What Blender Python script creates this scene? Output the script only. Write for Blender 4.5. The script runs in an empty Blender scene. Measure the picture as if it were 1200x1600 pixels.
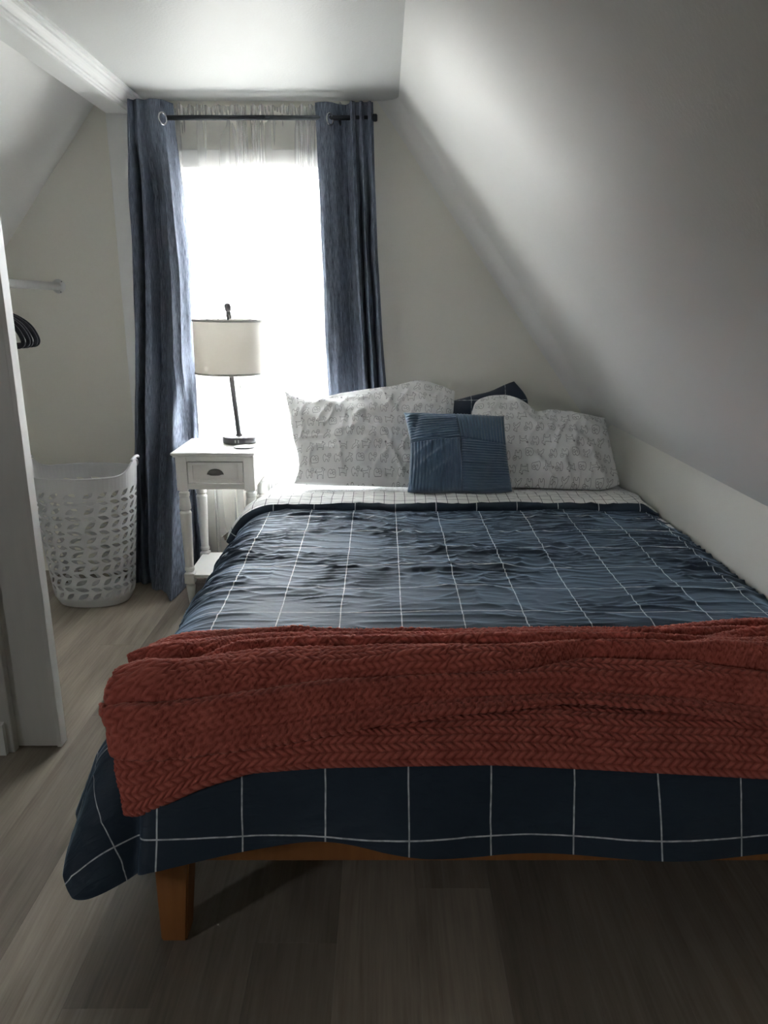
import bpy, bmesh, math, random
import numpy as np
from mathutils import Vector, Matrix
C = bpy.context.scene.collection
scene = bpy.context.scene
random.seed(7)
R = math.radians

# ------------------------------------------------------------------ camera
cam_d = bpy.data.cameras.new('camera'); cam = bpy.data.objects.new('camera', cam_d); C.objects.link(cam)
cam.location = (0, 0, 1.30)
cam.rotation_euler = (R(90 - 15.4), 0, 0)
cam_d.sensor_fit = 'VERTICAL'; cam_d.sensor_height = 36.0; cam_d.lens = 1170 / 1600 * 36.0
cam_d.clip_start = 0.02
scene.camera = cam

# ------------------------------------------------------------------ world, light, exposure
w = bpy.data.worlds.new('world'); scene.world = w; w.use_nodes = True
bg = w.node_tree.nodes['Background']
WN, WL = w.node_tree.nodes, w.node_tree.links           # overcast sky above, darker ground below the horizon
wt = WN.new('ShaderNodeTexCoord'); wsep = WN.new('ShaderNodeSeparateXYZ'); WL.new(wt.outputs['Generated'], wsep.inputs[0])
wr = WN.new('ShaderNodeValToRGB'); wr.color_ramp.elements[0].position = 0.485; wr.color_ramp.elements[1].position = 0.515
wr.color_ramp.elements[0].color = (0.21, 0.21, 0.197, 1); wr.color_ramp.elements[1].color = (0.93, 0.97, 1.0, 1)
wm = WN.new('ShaderNodeMath'); wm.operation = 'MULTIPLY_ADD'; wm.inputs[1].default_value = 0.5; wm.inputs[2].default_value = 0.5
WL.new(wsep.outputs[2], wm.inputs[0]); WL.new(wm.outputs[0], wr.inputs[0]); WL.new(wr.outputs[0], bg.inputs[0])
bg.inputs[1].default_value = 22.0
vs = scene.view_settings
vs.view_transform = 'Standard'; vs.look = 'None'; vs.gamma = 1.0; vs.use_curve_mapping = False
vs.exposure = 1.35

D = 3.60        # back wall
CZ = 2.155      # ceiling
XC = 0.062      # ceiling / right slope crease
XR = 1.075      # right knee wall
KZ = 0.757
XLC = -1.245    # ceiling / left slope crease
XL = -2.45
WX0, WX1, WZ0, WZ1 = -0.90, -0.24, 0.50, 1.885     # window opening

def portal(name, loc, rot, sx, sy):
    l = bpy.data.lights.new(name, 'AREA'); l.shape = 'RECTANGLE'; l.size = sx; l.size_y = sy
    l.cycles.is_portal = True
    o = bpy.data.objects.new(name, l); C.objects.link(o); o.location = loc; o.rotation_euler = rot
portal('window_portal', ((WX0+WX1)/2, D+0.10, (WZ0+WZ1)/2), (R(-90), 0, 0), WX1-WX0, WZ1-WZ0)
GY0, GY1, GZ0, GZ1 = -0.75, -0.33, 1.05, 1.47       # unseen opening added in the left wall to let in fill light
portal('fill_portal_left', (-2.45-0.10, (GY0+GY1)/2, (GZ0+GZ1)/2), (R(90), 0, R(-90)), GY1-GY0, GZ1-GZ0)  # portal of the added fill opening

# ------------------------------------------------------------------ materials
def nt(name):
    m = bpy.data.materials.new(name); m.use_nodes = True
    return m, m.node_tree.nodes, m.node_tree.links, m.node_tree.nodes['Principled BSDF']
def sock(b, k, v):
    if k in b.inputs: b.inputs[k].default_value = v
def mat(name, col, rough=0.5, metal=0.0, noise=0.0, nscale=8.0, bump=0.0, bscale=120.0, stretch=(1, 1, 1), coat=0.0, sheen=0.0, spec=None, coords='Object'):
    m, N, L, b = nt(name)
    b.inputs['Base Color'].default_value = (*col, 1); b.inputs['Roughness'].default_value = rough; b.inputs['Metallic'].default_value = metal
    sock(b, 'Coat Weight', coat); sock(b, 'Sheen Weight', sheen)
    if spec is not None: sock(b, 'Specular IOR Level', spec)
    tc = N.new('ShaderNodeTexCoord'); mp = N.new('ShaderNodeMapping'); mp.inputs['Scale'].default_value = stretch
    L.new(tc.outputs[coords], mp.inputs[0])
    if noise > 0:
        n = N.new('ShaderNodeTexNoise'); n.inputs['Scale'].default_value = nscale; n.inputs['Detail'].default_value = 4
        L.new(mp.outputs[0], n.inputs['Vector'])
        mx = N.new('ShaderNodeMix'); mx.data_type = 'RGBA'
        mx.inputs[6].default_value = (*[c*(1-noise) for c in col], 1); mx.inputs[7].default_value = (*[min(1, c*(1+noise)) for c in col], 1)
        L.new(n.outputs['Fac'], mx.inputs[0]); L.new(mx.outputs[2], b.inputs['Base Color'])
    if bump > 0:
        n = N.new('ShaderNodeTexNoise'); n.inputs['Scale'].default_value = bscale; n.inputs['Detail'].default_value = 3
        L.new(mp.outputs[0], n.inputs['Vector'])
        bp = N.new('ShaderNodeBump'); bp.inputs['Strength'].default_value = 1.0; bp.inputs['Distance'].default_value = bump
        L.new(n.outputs['Fac'], bp.inputs['Height']); L.new(bp.outputs[0], b.inputs['Normal'])
    return m

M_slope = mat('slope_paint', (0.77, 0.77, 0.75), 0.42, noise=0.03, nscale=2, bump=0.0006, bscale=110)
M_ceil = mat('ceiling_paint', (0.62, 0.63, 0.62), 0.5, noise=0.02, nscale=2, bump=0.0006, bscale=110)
M_wall = mat('wall_paint', (0.80, 0.787, 0.72), 0.55, noise=0.03, nscale=2, bump=0.0006, bscale=130)
M_knee = mat('knee_wall_paint', (0.72, 0.715, 0.66), 0.45, noise=0.02, nscale=2, bump=0.0006, bscale=130)
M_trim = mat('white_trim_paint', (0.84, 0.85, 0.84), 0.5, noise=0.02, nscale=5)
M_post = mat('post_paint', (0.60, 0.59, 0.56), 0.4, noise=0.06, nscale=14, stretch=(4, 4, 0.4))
M_frame = mat('window_paint', (0.8, 0.8, 0.8), 0.3)
M_white = mat('nightstand_paint', (0.80, 0.79, 0.755), 0.28, noise=0.02, nscale=6, coat=0.2)
M_dark = mat('lamp_metal', (0.085, 0.085, 0.09), 0.38, metal=0.6)
M_black = mat('black_flock', (0.012, 0.013, 0.018), 0.95, sheen=0.3)
M_blackmetal = mat('rod_metal', (0.03, 0.035, 0.042), 0.4, metal=0.5)
M_chrome = mat('grommet_metal', (0.62, 0.63, 0.65), 0.25, metal=1.0)
M_pewter = mat('pull_metal', (0.16, 0.155, 0.15), 0.35, metal=0.9)
M_pine = mat('bed_wood', (0.27, 0.105, 0.028), 0.5, noise=0.3, nscale=7, stretch=(8, 8, 0.7), bump=0.0004, bscale=20)
M_plastic = mat('basket_plastic', (0.60, 0.60, 0.61), 0.5, noise=0.02)
M_pipe = mat('closet_rod_paint', (0.70, 0.70, 0.69), 0.4, noise=0.05, nscale=20)
M_mattress = mat('mattress_cloth', (0.7, 0.7, 0.68), 0.9, bump=0.0006, bscale=200)
M_usb = mat('port_plate', (0.5, 0.5, 0.5), 0.4)
M_disc = mat('coaster_top', (0.78, 0.78, 0.77), 0.3)
M_glass_m, N, L, b = nt('window_glass')
b.inputs['Roughness'].default_value = 0.0; sock(b, 'Transmission Weight', 1.0); b.inputs['IOR'].default_value = 1.0; sock(b, 'Specular IOR Level', 0.0)

def floor_mat():
    m, N, L, b = nt('vinyl_plank')
    tc = N.new('ShaderNodeTexCoord'); oi = N.new('ShaderNodeObjectInfo')
    add = N.new('ShaderNodeVectorMath'); add.operation = 'ADD'
    sc = N.new('ShaderNodeVectorMath'); sc.operation = 'SCALE'; sc.inputs[3].default_value = 37.0
    cmb = N.new('ShaderNodeCombineXYZ')
    L.new(oi.outputs['Random'], cmb.inputs[0]); L.new(oi.outputs['Random'], cmb.inputs[1]); L.new(cmb.outputs[0], sc.inputs[0])
    L.new(tc.outputs['Object'], add.inputs[0]); L.new(sc.outputs[0], add.inputs[1])
    mp = N.new('ShaderNodeMapping'); mp.inputs['Scale'].default_value = (26, 1.7, 1); L.new(add.outputs[0], mp.inputs[0])
    n1 = N.new('ShaderNodeTexNoise'); n1.inputs['Scale'].default_value = 1.0; n1.inputs['Detail'].default_value = 6; n1.inputs['Roughness'].default_value = 0.6
    n1.inputs['Distortion'].default_value = 0.4
    L.new(mp.outputs[0], n1.inputs['Vector'])
    mp2 = N.new('ShaderNodeMapping'); mp2.inputs['Scale'].default_value = (150, 6, 1); L.new(add.outputs[0], mp2.inputs[0])
    n2 = N.new('ShaderNodeTexNoise'); n2.inputs['Scale'].default_value = 1.0; n2.inputs['Detail'].default_value = 3; L.new(mp2.outputs[0], n2.inputs['Vector'])
    mp3 = N.new('ShaderNodeMapping'); mp3.inputs['Scale'].default_value = (5, 1.2, 1); L.new(add.outputs[0], mp3.inputs[0])
    n3 = N.new('ShaderNodeTexNoise'); n3.inputs['Scale'].default_value = 1.0; n3.inputs['Detail'].default_value = 2; L.new(mp3.outputs[0], n3.inputs['Vector'])
    a = N.new('ShaderNodeMath'); a.operation = 'MULTIPLY_ADD'; a.inputs[1].default_value = 0.55; L.new(n1.outputs['Fac'], a.inputs[0])
    a2 = N.new('ShaderNodeMath'); a2.operation = 'MULTIPLY'; a2.inputs[1].default_value = 0.3; L.new(n2.outputs['Fac'], a2.inputs[0]); L.new(a2.outputs[0], a.inputs[2])
    a3 = N.new('ShaderNodeMath'); a3.operation = 'MULTIPLY_ADD'; a3.inputs[1].default_value = 0.35; L.new(n3.outputs['Fac'], a3.inputs[0]); L.new(a.outputs[0], a3.inputs[2])
    cr = N.new('ShaderNodeValToRGB'); cr.color_ramp.elements[0].position = 0.38; cr.color_ramp.elements[1].position = 0.85
    cr.color_ramp.elements[0].color = (0.165, 0.133, 0.105, 1); cr.color_ramp.elements[1].color = (0.43, 0.37, 0.30, 1)
    L.new(a3.outputs[0], cr.inputs[0])
    hs = N.new('ShaderNodeHueSaturation'); mr = N.new('ShaderNodeMapRange'); mr.inputs[3].default_value = 0.74; mr.inputs[4].default_value = 1.22
    L.new(oi.outputs['Random'], mr.inputs[0]); L.new(mr.outputs[0], hs.inputs['Value']); L.new(cr.outputs[0], hs.inputs['Color'])
    L.new(hs.outputs[0], b.inputs['Base Color']); b.inputs['Roughness'].default_value = 0.42
    bp = N.new('ShaderNodeBump'); bp.inputs['Distance'].default_value = 0.0006; L.new(n2.outputs['Fac'], bp.inputs['Height']); L.new(bp.outputs[0], b.inputs['Normal'])
    return m
M_floor = floor_mat()

def gridlines(N, L, px, py, ox, oy, hw, warp=0.004, wscale=5.0, soft=0.0007):
    """0..1 mask of thin stitched lines on UVs measured in metres"""
    uv = N.new('ShaderNodeUVMap')
    nz = N.new('ShaderNodeTexNoise'); nz.inputs['Scale'].default_value = wscale; nz.inputs['Detail'].default_value = 3; L.new(uv.outputs[0], nz.inputs['Vector'])
    s1 = N.new('ShaderNodeVectorMath'); s1.operation = 'SUBTRACT'; s1.inputs[1].default_value = (0.5, 0.5, 0.5); L.new(nz.outputs['Color'], s1.inputs[0])
    s2 = N.new('ShaderNodeVectorMath'); s2.operation = 'SCALE'; s2.inputs[3].default_value = warp * 2; L.new(s1.outputs[0], s2.inputs[0])
    s3 = N.new('ShaderNodeVectorMath'); s3.operation = 'ADD'; L.new(uv.outputs[0], s3.inputs[0]); L.new(s2.outputs[0], s3.inputs[1])
    sp = N.new('ShaderNodeSeparateXYZ'); L.new(s3.outputs[0], sp.inputs[0])
    outs = []
    for k, (p, o) in enumerate(((px, ox), (py, oy))):
        a = N.new('ShaderNodeMath'); a.operation = 'SUBTRACT'; a.inputs[1].default_value = o; L.new(sp.outputs[k], a.inputs[0])
        d = N.new('ShaderNodeMath'); d.operation = 'PINGPONG'; d.inputs[1].default_value = p/2; L.new(a.outputs[0], d.inputs[0])
        mr = N.new('ShaderNodeMapRange'); mr.inputs[1].default_value = hw; mr.inputs[2].default_value = hw + soft; mr.inputs[3].default_value = 1; mr.inputs[4].default_value = 0
        L.new(d.outputs[0], mr.inputs[0]); outs.append(mr)
    mxm = N.new('ShaderNodeMath'); mxm.operation = 'MAXIMUM'; L.new(outs[0].outputs[0], mxm.inputs[0]); L.new(outs[1].outputs[0], mxm.inputs[1])
    return mxm, uv, outs

def cloth_grid_mat(name, base, line, px, py, ox, oy, hw, rough=0.7, sheen=0.0, warp=0.004, bump=0.0008, spec=0.5, wy=None):
    m, N, L, b = nt(name)
    mask, uv, outs = gridlines(N, L, px, py, ox, oy, hw, warp)
    if wy is not None:      # cross lines a touch thinner and broken
        nn = N.new('ShaderNodeTexNoise'); nn.inputs['Scale'].default_value = 60; L.new(uv.outputs[0], nn.inputs['Vector'])
        mr = N.new('ShaderNodeMapRange'); mr.inputs[1].default_value = 0.38; mr.inputs[2].default_value = 0.6; mr.inputs[3].default_value = wy; mr.inputs[4].default_value = 1
        L.new(nn.outputs['Fac'], mr.inputs[0])
        mu = N.new('ShaderNodeMath'); mu.operation = 'MULTIPLY'; L.new(mask.outputs[0], mu.inputs[0]); L.new(mr.outputs[0], mu.inputs[1]); mask = mu
    n = N.new('ShaderNodeTexNoise'); n.inputs['Scale'].default_value = 4; L.new(uv.outputs[0], n.inputs['Vector'])
    mx0 = N.new('ShaderNodeMix'); mx0.data_type = 'RGBA'; mx0.inputs[6].default_value = (*[c*0.85 for c in base], 1); mx0.inputs[7].default_value = (*[c*1.15 for c in base], 1)
    L.new(n.outputs['Fac'], mx0.inputs[0])
    mx = N.new('ShaderNodeMix'); mx.data_type = 'RGBA'; mx.inputs[7].default_value = (*line, 1)
    L.new(mask.outputs[0], mx.inputs[0]); L.new(mx0.outputs[2], mx.inputs[6]); L.new(mx.outputs[2], b.inputs['Base Color'])
    b.inputs['Roughness'].default_value = rough; sock(b, 'Sheen Weight', sheen); sock(b, 'Sheen Roughness', 0.35); sock(b, 'Sheen Tint', (0.50, 0.72, 1.0, 1)); sock(b, 'Specular IOR Level', spec)
    # small creases, running mostly across the bed
    mp = N.new('ShaderNodeMapping'); mp.inputs['Scale'].default_value = (14, 60, 1); L.new(uv.outputs[0], mp.inputs[0])
    n2 = N.new('ShaderNodeTexNoise'); n2.inputs['Scale'].default_value = 1; n2.inputs['Detail'].default_value = 3; n2.inputs['Distortion'].default_value = 1.2; L.new(mp.outputs[0], n2.inputs['Vector'])
    bp = N.new('ShaderNodeBump'); bp.inputs['Distance'].default_value = bump; bp.inputs['Strength'].default_value = 1
    L.new(n2.outputs['Fac'], bp.inputs['Height']); L.new(bp.outputs[0], b.inputs['Normal'])
    return m
M_duvet = cloth_grid_mat('navy_cotton', (0.010, 0.023, 0.042), (0.62, 0.65, 0.68), 0.157, 0.178, 0.045, 1.088, 0.0011, rough=0.68, sheen=0.60, wy=0.6, bump=0.0014, spec=0.4)
M_rev = cloth_grid_mat('white_check_cotton', (0.78, 0.78, 0.76), (0.04, 0.045, 0.06), 0.041, 0.036, 0.0, 0.0, 0.0007, rough=0.8, warp=0.006, bump=0.0008, spec=0.2)
M_sham = cloth_grid_mat('navy_sham_cotton', (0.014, 0.024, 0.048), (0.5, 0.53, 0.56), 0.157, 0.17, 0.09, 0.03, 0.0010, rough=0.65, sheen=0.1, wy=0.3)

def denim(name):
    m, N, L, b = nt(name)
    uv = N.new('ShaderNodeUVMap')
    mp = N.new('ShaderNodeMapping'); mp.inputs['Scale'].default_value = (420, 22, 1); L.new(uv.outputs[0], mp.inputs[0])
    n = N.new('ShaderNodeTexNoise'); n.inputs['Scale'].default_value = 1; n.inputs['Detail'].default_value = 4; n.inputs['Roughness'].default_value = 0.7; L.new(mp.outputs[0], n.inputs['Vector'])
    cr = N.new('ShaderNodeValToRGB'); e = cr.color_ramp.elements; e[0].position = 0.34; e[1].position = 0.72
    e[0].color = (0.030, 0.039, 0.064, 1); e[1].color = (0.30, 0.345, 0.44, 1)
    L.new(n.outputs['Fac'], cr.inputs[0]); L.new(cr.outputs[0], b.inputs['Base Color']); b.inputs['Roughness'].default_value = 0.75
    sock(b, 'Specular IOR Level', 0.35)
    bp = N.new('ShaderNodeBump'); bp.inputs['Distance'].default_value = 0.0006; L.new(n.outputs['Fac'], bp.inputs['Height']); L.new(bp.outputs[0], b.inputs['Normal'])
    tr = N.new('ShaderNodeBsdfTranslucent'); L.new(cr.outputs[0], tr.inputs[0]); ms = N.new('ShaderNodeMixShader'); ms.inputs[0].default_value = 0.10
    out = N['Material Output']; L.new(b.outputs[0], ms.inputs[1]); L.new(tr.outputs[0], ms.inputs[2]); L.new(ms.outputs[0], out.inputs[0])
    return m
M_curtain = denim('heathered_navy_linen')

def sheer_mat():
    m, N, L, b = nt('sheer_voile')
    N.remove(b); out = N['Material Output']
    lw = N.new('ShaderNodeLayerWeight'); lw.inputs[0].default_value = 0.35
    mr = N.new('ShaderNodeMapRange'); mr.inputs[3].default_value = 0.22; mr.inputs[4].default_value = 0.95; L.new(lw.outputs['Facing'], mr.inputs[0])
    t = N.new('ShaderNodeBsdfTransparent'); tl = N.new('ShaderNodeBsdfTranslucent'); df = N.new('ShaderNodeBsdfDiffuse')
    tl.inputs[0].default_value = (0.96, 0.96, 0.96, 1); df.inputs[0].default_value = (0.96, 0.96, 0.96, 1)
    m1 = N.new('ShaderNodeMixShader'); m1.inputs[0].default_value = 0.5; L.new(tl.outputs[0], m1.inputs[1]); L.new(df.outputs[0], m1.inputs[2])
    m2 = N.new('ShaderNodeMixShader'); L.new(mr.outputs[0], m2.inputs[0]); L.new(t.outputs[0], m2.inputs[1]); L.new(m1.outputs[0], m2.inputs[2])
    L.new(m2.outputs[0], out.inputs[0])
    return m
M_sheer = sheer_mat()

def shade_mat():
    m, N, L, b = nt('linen_lampshade')
    b.inputs['Base Color'].default_value = (0.78, 0.76, 0.72, 1); b.inputs['Roughness'].default_value = 0.9
    out = N['Material Output']; tl = N.new('ShaderNodeBsdfTranslucent'); tl.inputs[0].default_value = (0.85, 0.82, 0.77, 1)
    tc = N.new('ShaderNodeTexCoord'); mp = N.new('ShaderNodeMapping'); mp.inputs['Scale'].default_value = (90, 90, 260); L.new(tc.outputs['Object'], mp.inputs[0])
    n = N.new('ShaderNodeTexNoise'); n.inputs['Scale'].default_value = 1; L.new(mp.outputs[0], n.inputs['Vector'])
    bp = N.new('ShaderNodeBump'); bp.inputs['Distance'].default_value = 0.0006; L.new(n.outputs['Fac'], bp.inputs['Height']); L.new(bp.outputs[0], b.inputs['Normal'])
    ms = N.new('ShaderNodeMixShader'); ms.inputs[0].default_value = 0.32; L.new(b.outputs[0], ms.inputs[1]); L.new(tl.outputs[0], ms.inputs[2]); L.new(ms.outputs[0], out.inputs[0])
    return m
M_shade = shade_mat()
M_shadetrim = mat('lampshade_binding', (0.60, 0.59, 0.56), 0.8)

def blanket_mat():
    m, N, L, b = nt('rust_plush')
    at = N.new('ShaderNodeAttribute'); at.attribute_name = 'pile'
    tc = N.new('ShaderNodeTexCoord')
    n = N.new('ShaderNodeTexNoise'); n.inputs['Scale'].default_value = 26; n.inputs['Detail'].default_value = 5; L.new(tc.outputs['Object'], n.inputs['Vector'])
    a = N.new('ShaderNodeMath'); a.operation = 'MULTIPLY_ADD'; a.inputs[1].default_value = 0.5; L.new(n.outputs['Fac'], a.inputs[0])
    a2 = N.new('ShaderNodeMath'); a2.operation = 'MULTIPLY'; a2.inputs[1].default_value = 0.55; L.new(at.outputs['Fac'], a2.inputs[0]); L.new(a2.outputs[0], a.inputs[2])
    cr = N.new('ShaderNodeValToRGB'); e = cr.color_ramp.elements; e[0].position = 0.2; e[1].position = 0.85
    e[0].color = (0.19, 0.031, 0.022, 1); e[1].color = (0.50, 0.130, 0.095, 1)
    L.new(a.outputs[0], cr.inputs[0]); L.new(cr.outputs[0], b.inputs['Base Color'])
    b.inputs['Roughness'].default_value = 0.9; sock(b, 'Sheen Weight', 0.3); sock(b, 'Sheen Roughness', 0.45); sock(b, 'Sheen Tint', (1, 0.62, 0.55, 1)); sock(b, 'Specular IOR Level', 0.15)
    n2 = N.new('ShaderNodeTexNoise'); n2.inputs['Scale'].default_value = 420; n2.inputs['Detail'].default_value = 2; L.new(tc.outputs['Object'], n2.inputs['Vector'])
    bp = N.new('ShaderNodeBump'); bp.inputs['Distance'].default_value = 0.0012; L.new(n2.outputs['Fac'], bp.inputs['Height']); L.new(bp.outputs[0], b.inputs['Normal'])
    return m
M_blanket = blanket_mat()
M_cord = mat('steel_blue_corduroy', (0.075, 0.125, 0.190), 0.8, noise=0.12, nscale=12, bump=0.0006, bscale=500, sheen=0.5, spec=0.2)

# dog print: line drawings rasterised into a tiling image (computed here, nothing is loaded)
def catmull(pts, closed=False, n=7):
    P = [np.array(p, float) for p in pts]
    if closed: P = [P[-1]] + P + [P[0], P[1]]
    else: P = [P[0]] + P + [P[-1]]
    out = []
    for i in range(1, len(P)-2):
        for t in np.linspace(0, 1, n, endpoint=False):
            a, b_, c, d = P[i-1:i+3]
            out.append(0.5*((2*b_)+(c-a)*t+(2*a-5*b_+4*c-d)*t*t+(3*b_-a-3*c+d)*t**3))
    out.append(P[-2]); return out
def dog_image():
    S = 900; img = np.zeros((S, S), np.float32)
    def stroke(pts, wd=2.6):
        for (x0, y0), (x1, y1) in zip(pts[:-1], pts[1:]):
            ax, bx = sorted((x0, x1)); ay, by = sorted((y0, y1))
            xs = np.arange(int(ax-6), int(bx+7)); ys = np.arange(int(ay-6), int(by+7))
            X, Y = np.meshgrid(xs, ys); dx, dy = x1-x0, y1-y0; l2 = dx*dx+dy*dy+1e-6
            t = np.clip(((X-x0)*dx+(Y-y0)*dy)/l2, 0, 1); d = np.hypot(X-x0-t*dx, Y-y0-t*dy)
            v = np.clip((wd+0.8-d)/1.6, 0, 1)
            yy, xx = np.meshgrid(ys % S, xs % S, indexing='ij'); img[yy, xx] = np.maximum(img[yy, xx], v)
    scot = [[(0, .0), (.0, .55), (-.12, .75), (.05, .68), (.62, .62), (.66, .98), (.74, .86), (.80, .98), (.86, .8), (1.05, .74), (1.02, .56), (.88, .52), (.86, .02), (.72, .02), (.72, .2), (.16, .2), (.14, 0), (0, 0)]]
    poodle = [[(.1, .02), (.12, .4), (.0, .55), (-.16, .58), (-.12, .7), (.02, .66), (.2, .6), (.7, .62), (.78, .86), (.66, 1.0), (.84, 1.05), (.92, .9), (1.12, .84), (1.08, .72), (.94, .68), (.9, .02), (.8, .02), (.74, .32), (.26, .32), (.2, .02), (.1, .02)],
              [(-.16, .72), (-.2, .62), (-.1, .56), (-.06, .7), (-.16, .72)]]
    dach = [[(-.1, .72), (.02, .5), (.16, .46), (.86, .44), (.92, .66), (1.0, .74), (1.2, .56), (1.12, .46), (1.02, .3), (1.02, .02), (.9, .02), (.86, .2), (.24, .18), (.2, .0), (.08, .0), (.1, .26), (.0, .42), (-.1, .72)],
            [(-.2, .8), (-.22, .68), (-.1, .64), (-.02, .74), (-.1, .84), (-.2, .8)]]
    spitz = [[(.2, .02), (.08, .2), (.02, .6), (.14, .86), (.3, .88), (.34, .7), (.5, .64), (.66, .66)],
             [(.62, .6), (.66, .86), (.8, .96), (.98, .9), (1.04, .7), (.94, .52), (.76, .5), (.62, .6)],
             [(.74, .74), (.84, .8), (.94, .74), (.86, .66), (.76, .68), (.74, .74)],
             [(.8, .5), (.78, .1), (.7, .0), (.6, .1), (.56, .26), (.34, .26), (.3, .06), (.2, .02)]]
    sit = [[(.0, .02), (.1, .3), (.24, .5), (.42, .6), (.5, .9), (.44, 1.0), (.6, .98), (.72, .9), (.9, .84), (.86, .72), (.7, .68), (.72, .5), (.9, .3), (.84, .04), (.72, .06), (.72, .24), (.56, .34), (.4, .2), (.28, .18), (.12, .0), (.0, .02)]]
    curl = [[(.1, .02), (-.02, .3), (.06, .66), (.3, .84), (.5, .72), (.58, .5), (.44, .36), (.28, .4), (.3, .56)],
            [(.5, .7), (.7, .8), (.92, .68), (1.0, .4), (.94, .06), (.7, .02), (.4, .02), (.1, .02)],
            [(.62, .46), (.76, .56), (.88, .44), (.8, .28), (.66, .3), (.62, .46)]]
    perk = [[(.06, .02), (.12, .34), (.04, .5), (-.02, .74), (.08, .8), (.2, .58), (.64, .56), (.8, .5), (.9, .64), (.86, .8), (.98, .82)],
            [(.06, .02), (.18, .06), (.28, .3), (.7, .28), (.82, .02), (.92, .0), (.9, .3), (.84, .5)],
            [(-.1, .84), (-.02, .92), (.08, .84), (.02, .72), (-.08, .74), (-.1, .84)]]
    kinds = [scot, curl, perk, spitz, dach, sit, poodle, spitz]
    rows = 4; cols = 4; s = 150
    for r in range(rows):
        for c in range(cols):
            k = kinds[(c*3 + r*5 + (r*c) % 2) % len(kinds)]
            ox = (c + 0.5*(r % 2))*S/cols + 34 + 10*math.sin(r*3+c*2); oy = r*S/rows + 36 + 14*math.cos(r*2+c*5)
            sx = s*1.02
            for pl in k:
                p = catmull(pl, n=6); p = [(ox+q[0]*sx, oy+q[1]*s) for q in p]; stroke(p)
            if k in (perk, poodle):
                e0 = (ox-0.04*sx, oy+0.80*s); stroke([e0, (e0[0]+9, e0[1]+3)], 5.5)
    im = bpy.data.images.new('dog_print', S, S)
    px = np.zeros((S, S, 4), np.float32); px[..., :3] = img[..., None]; px[..., 3] = 1
    im.colorspace_settings.name = 'Non-Color'
    im.pixels.foreach_set(px.ravel()); im.update(); im.pack()
    return im
def dog_mat():
    m, N, L, b = nt('dog_print_cotton')
    uv = N.new('ShaderNodeUVMap'); mp = N.new('ShaderNodeMapping'); mp.inputs['Scale'].default_value = (1/0.195, 1/0.195, 1); L.new(uv.outputs[0], mp.inputs[0])
    im = N.new('ShaderNodeTexImage'); im.image = dog_image(); L.new(mp.outputs[0], im.inputs[0])
    mx = N.new('ShaderNodeMix'); mx.data_type = 'RGBA'; mx.inputs[6].default_value = (0.80, 0.80, 0.80, 1); mx.inputs[7].default_value = (0.10, 0.10, 0.11, 1)
    L.new(im.outputs['Color'], mx.inputs[0]); L.new(mx.outputs[2], b.inputs['Base Color']); b.inputs['Roughness'].default_value = 0.85; sock(b, 'Specular IOR Level', 0.2)
    n2 = N.new('ShaderNodeTexNoise'); n2.inputs['Scale'].default_value = 22; n2.inputs['Detail'].default_value = 4; n2.inputs['Distortion'].default_value = 0.8; L.new(uv.outputs[0], n2.inputs['Vector'])
    bp = N.new('ShaderNodeBump'); bp.inputs['Distance'].default_value = 0.0035; L.new(n2.outputs['Fac'], bp.inputs['Height']); L.new(bp.outputs[0], b.inputs['Normal'])
    return m
M_dog = dog_mat()

# ------------------------------------------------------------------ mesh helpers
def link(name, me, m=None, parent=None, smooth=False):
    o = bpy.data.objects.new(name, me); C.objects.link(o)
    if m is not None and len(me.materials) == 0: me.materials.append(m)
    if parent is not None: o.parent = parent
    if smooth: me.polygons.foreach_set('use_smooth', [True]*len(me.polygons))
    return o
def obj(name, bm, m, parent=None, smooth=False):
    me = bpy.data.meshes.new(name); bmesh.ops.recalc_face_normals(bm, faces=bm.faces[:]); bm.to_mesh(me); bm.free()
    return link(name, me, m, parent, smooth)
def thing(name, label, cat, loc=(0, 0, 0), group=None):
    o = bpy.data.objects.new(name, None); C.objects.link(o); o.location = loc; o.empty_display_size = 0.05
    o['label'] = label; o['category'] = cat
    if group: o['group'] = group
    return o
def tag(o, label, cat, group=None):
    o['label'] = label; o['category'] = cat
    if group: o['group'] = group
    return o
def box(bm, x0, x1, y0, y1, z0, z1, bev=0.0, seg=2):
    t = bmesh.new(); bmesh.ops.create_cube(t, size=1)
    for v in t.verts: v.co = Vector(((x0+x1)/2 + v.co.x*(x1-x0), (y0+y1)/2 + v.co.y*(y1-y0), (z0+z1)/2 + v.co.z*(z1-z0)))
    if bev > 0: bmesh.ops.bevel(t, geom=t.edges[:], offset=bev, segments=seg, affect='EDGES', profile=0.5)
    me = bpy.data.meshes.new('t'); t.to_mesh(me); t.free(); bm.from_mesh(me); bpy.data.meshes.remove(me)
def B(*a, **k):
    bm = bmesh.new(); box(bm, *a, **k); return bm
def lathe(bm, prof, cx=0, cy=0, seg=32, sx=1, sy=1, M=None):
    rings = []
    for r, z in prof:
        if r < 1e-6:
            rings.append([bm.verts.new((cx, cy, z))])
        else:
            rings.append([bm.verts.new((cx + r*sx*math.cos(2*math.pi*i/seg), cy + r*sy*math.sin(2*math.pi*i/seg), z)) for i in range(seg)])
    for a, b_ in zip(rings[:-1], rings[1:]):
        for i in range(seg):
            j = (i+1) % seg
            if len(a) == 1 and len(b_) == 1: continue
            if len(a) == 1: bm.faces.new((a[0], b_[i], b_[j]))
            elif len(b_) == 1: bm.faces.new((a[i], b_[0], a[j]))
            else: bm.faces.new((a[i], b_[i], b_[j], a[j]))
    if M is not None:
        for rg in rings:
            for v in rg: v.co = M @ v.co
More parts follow.
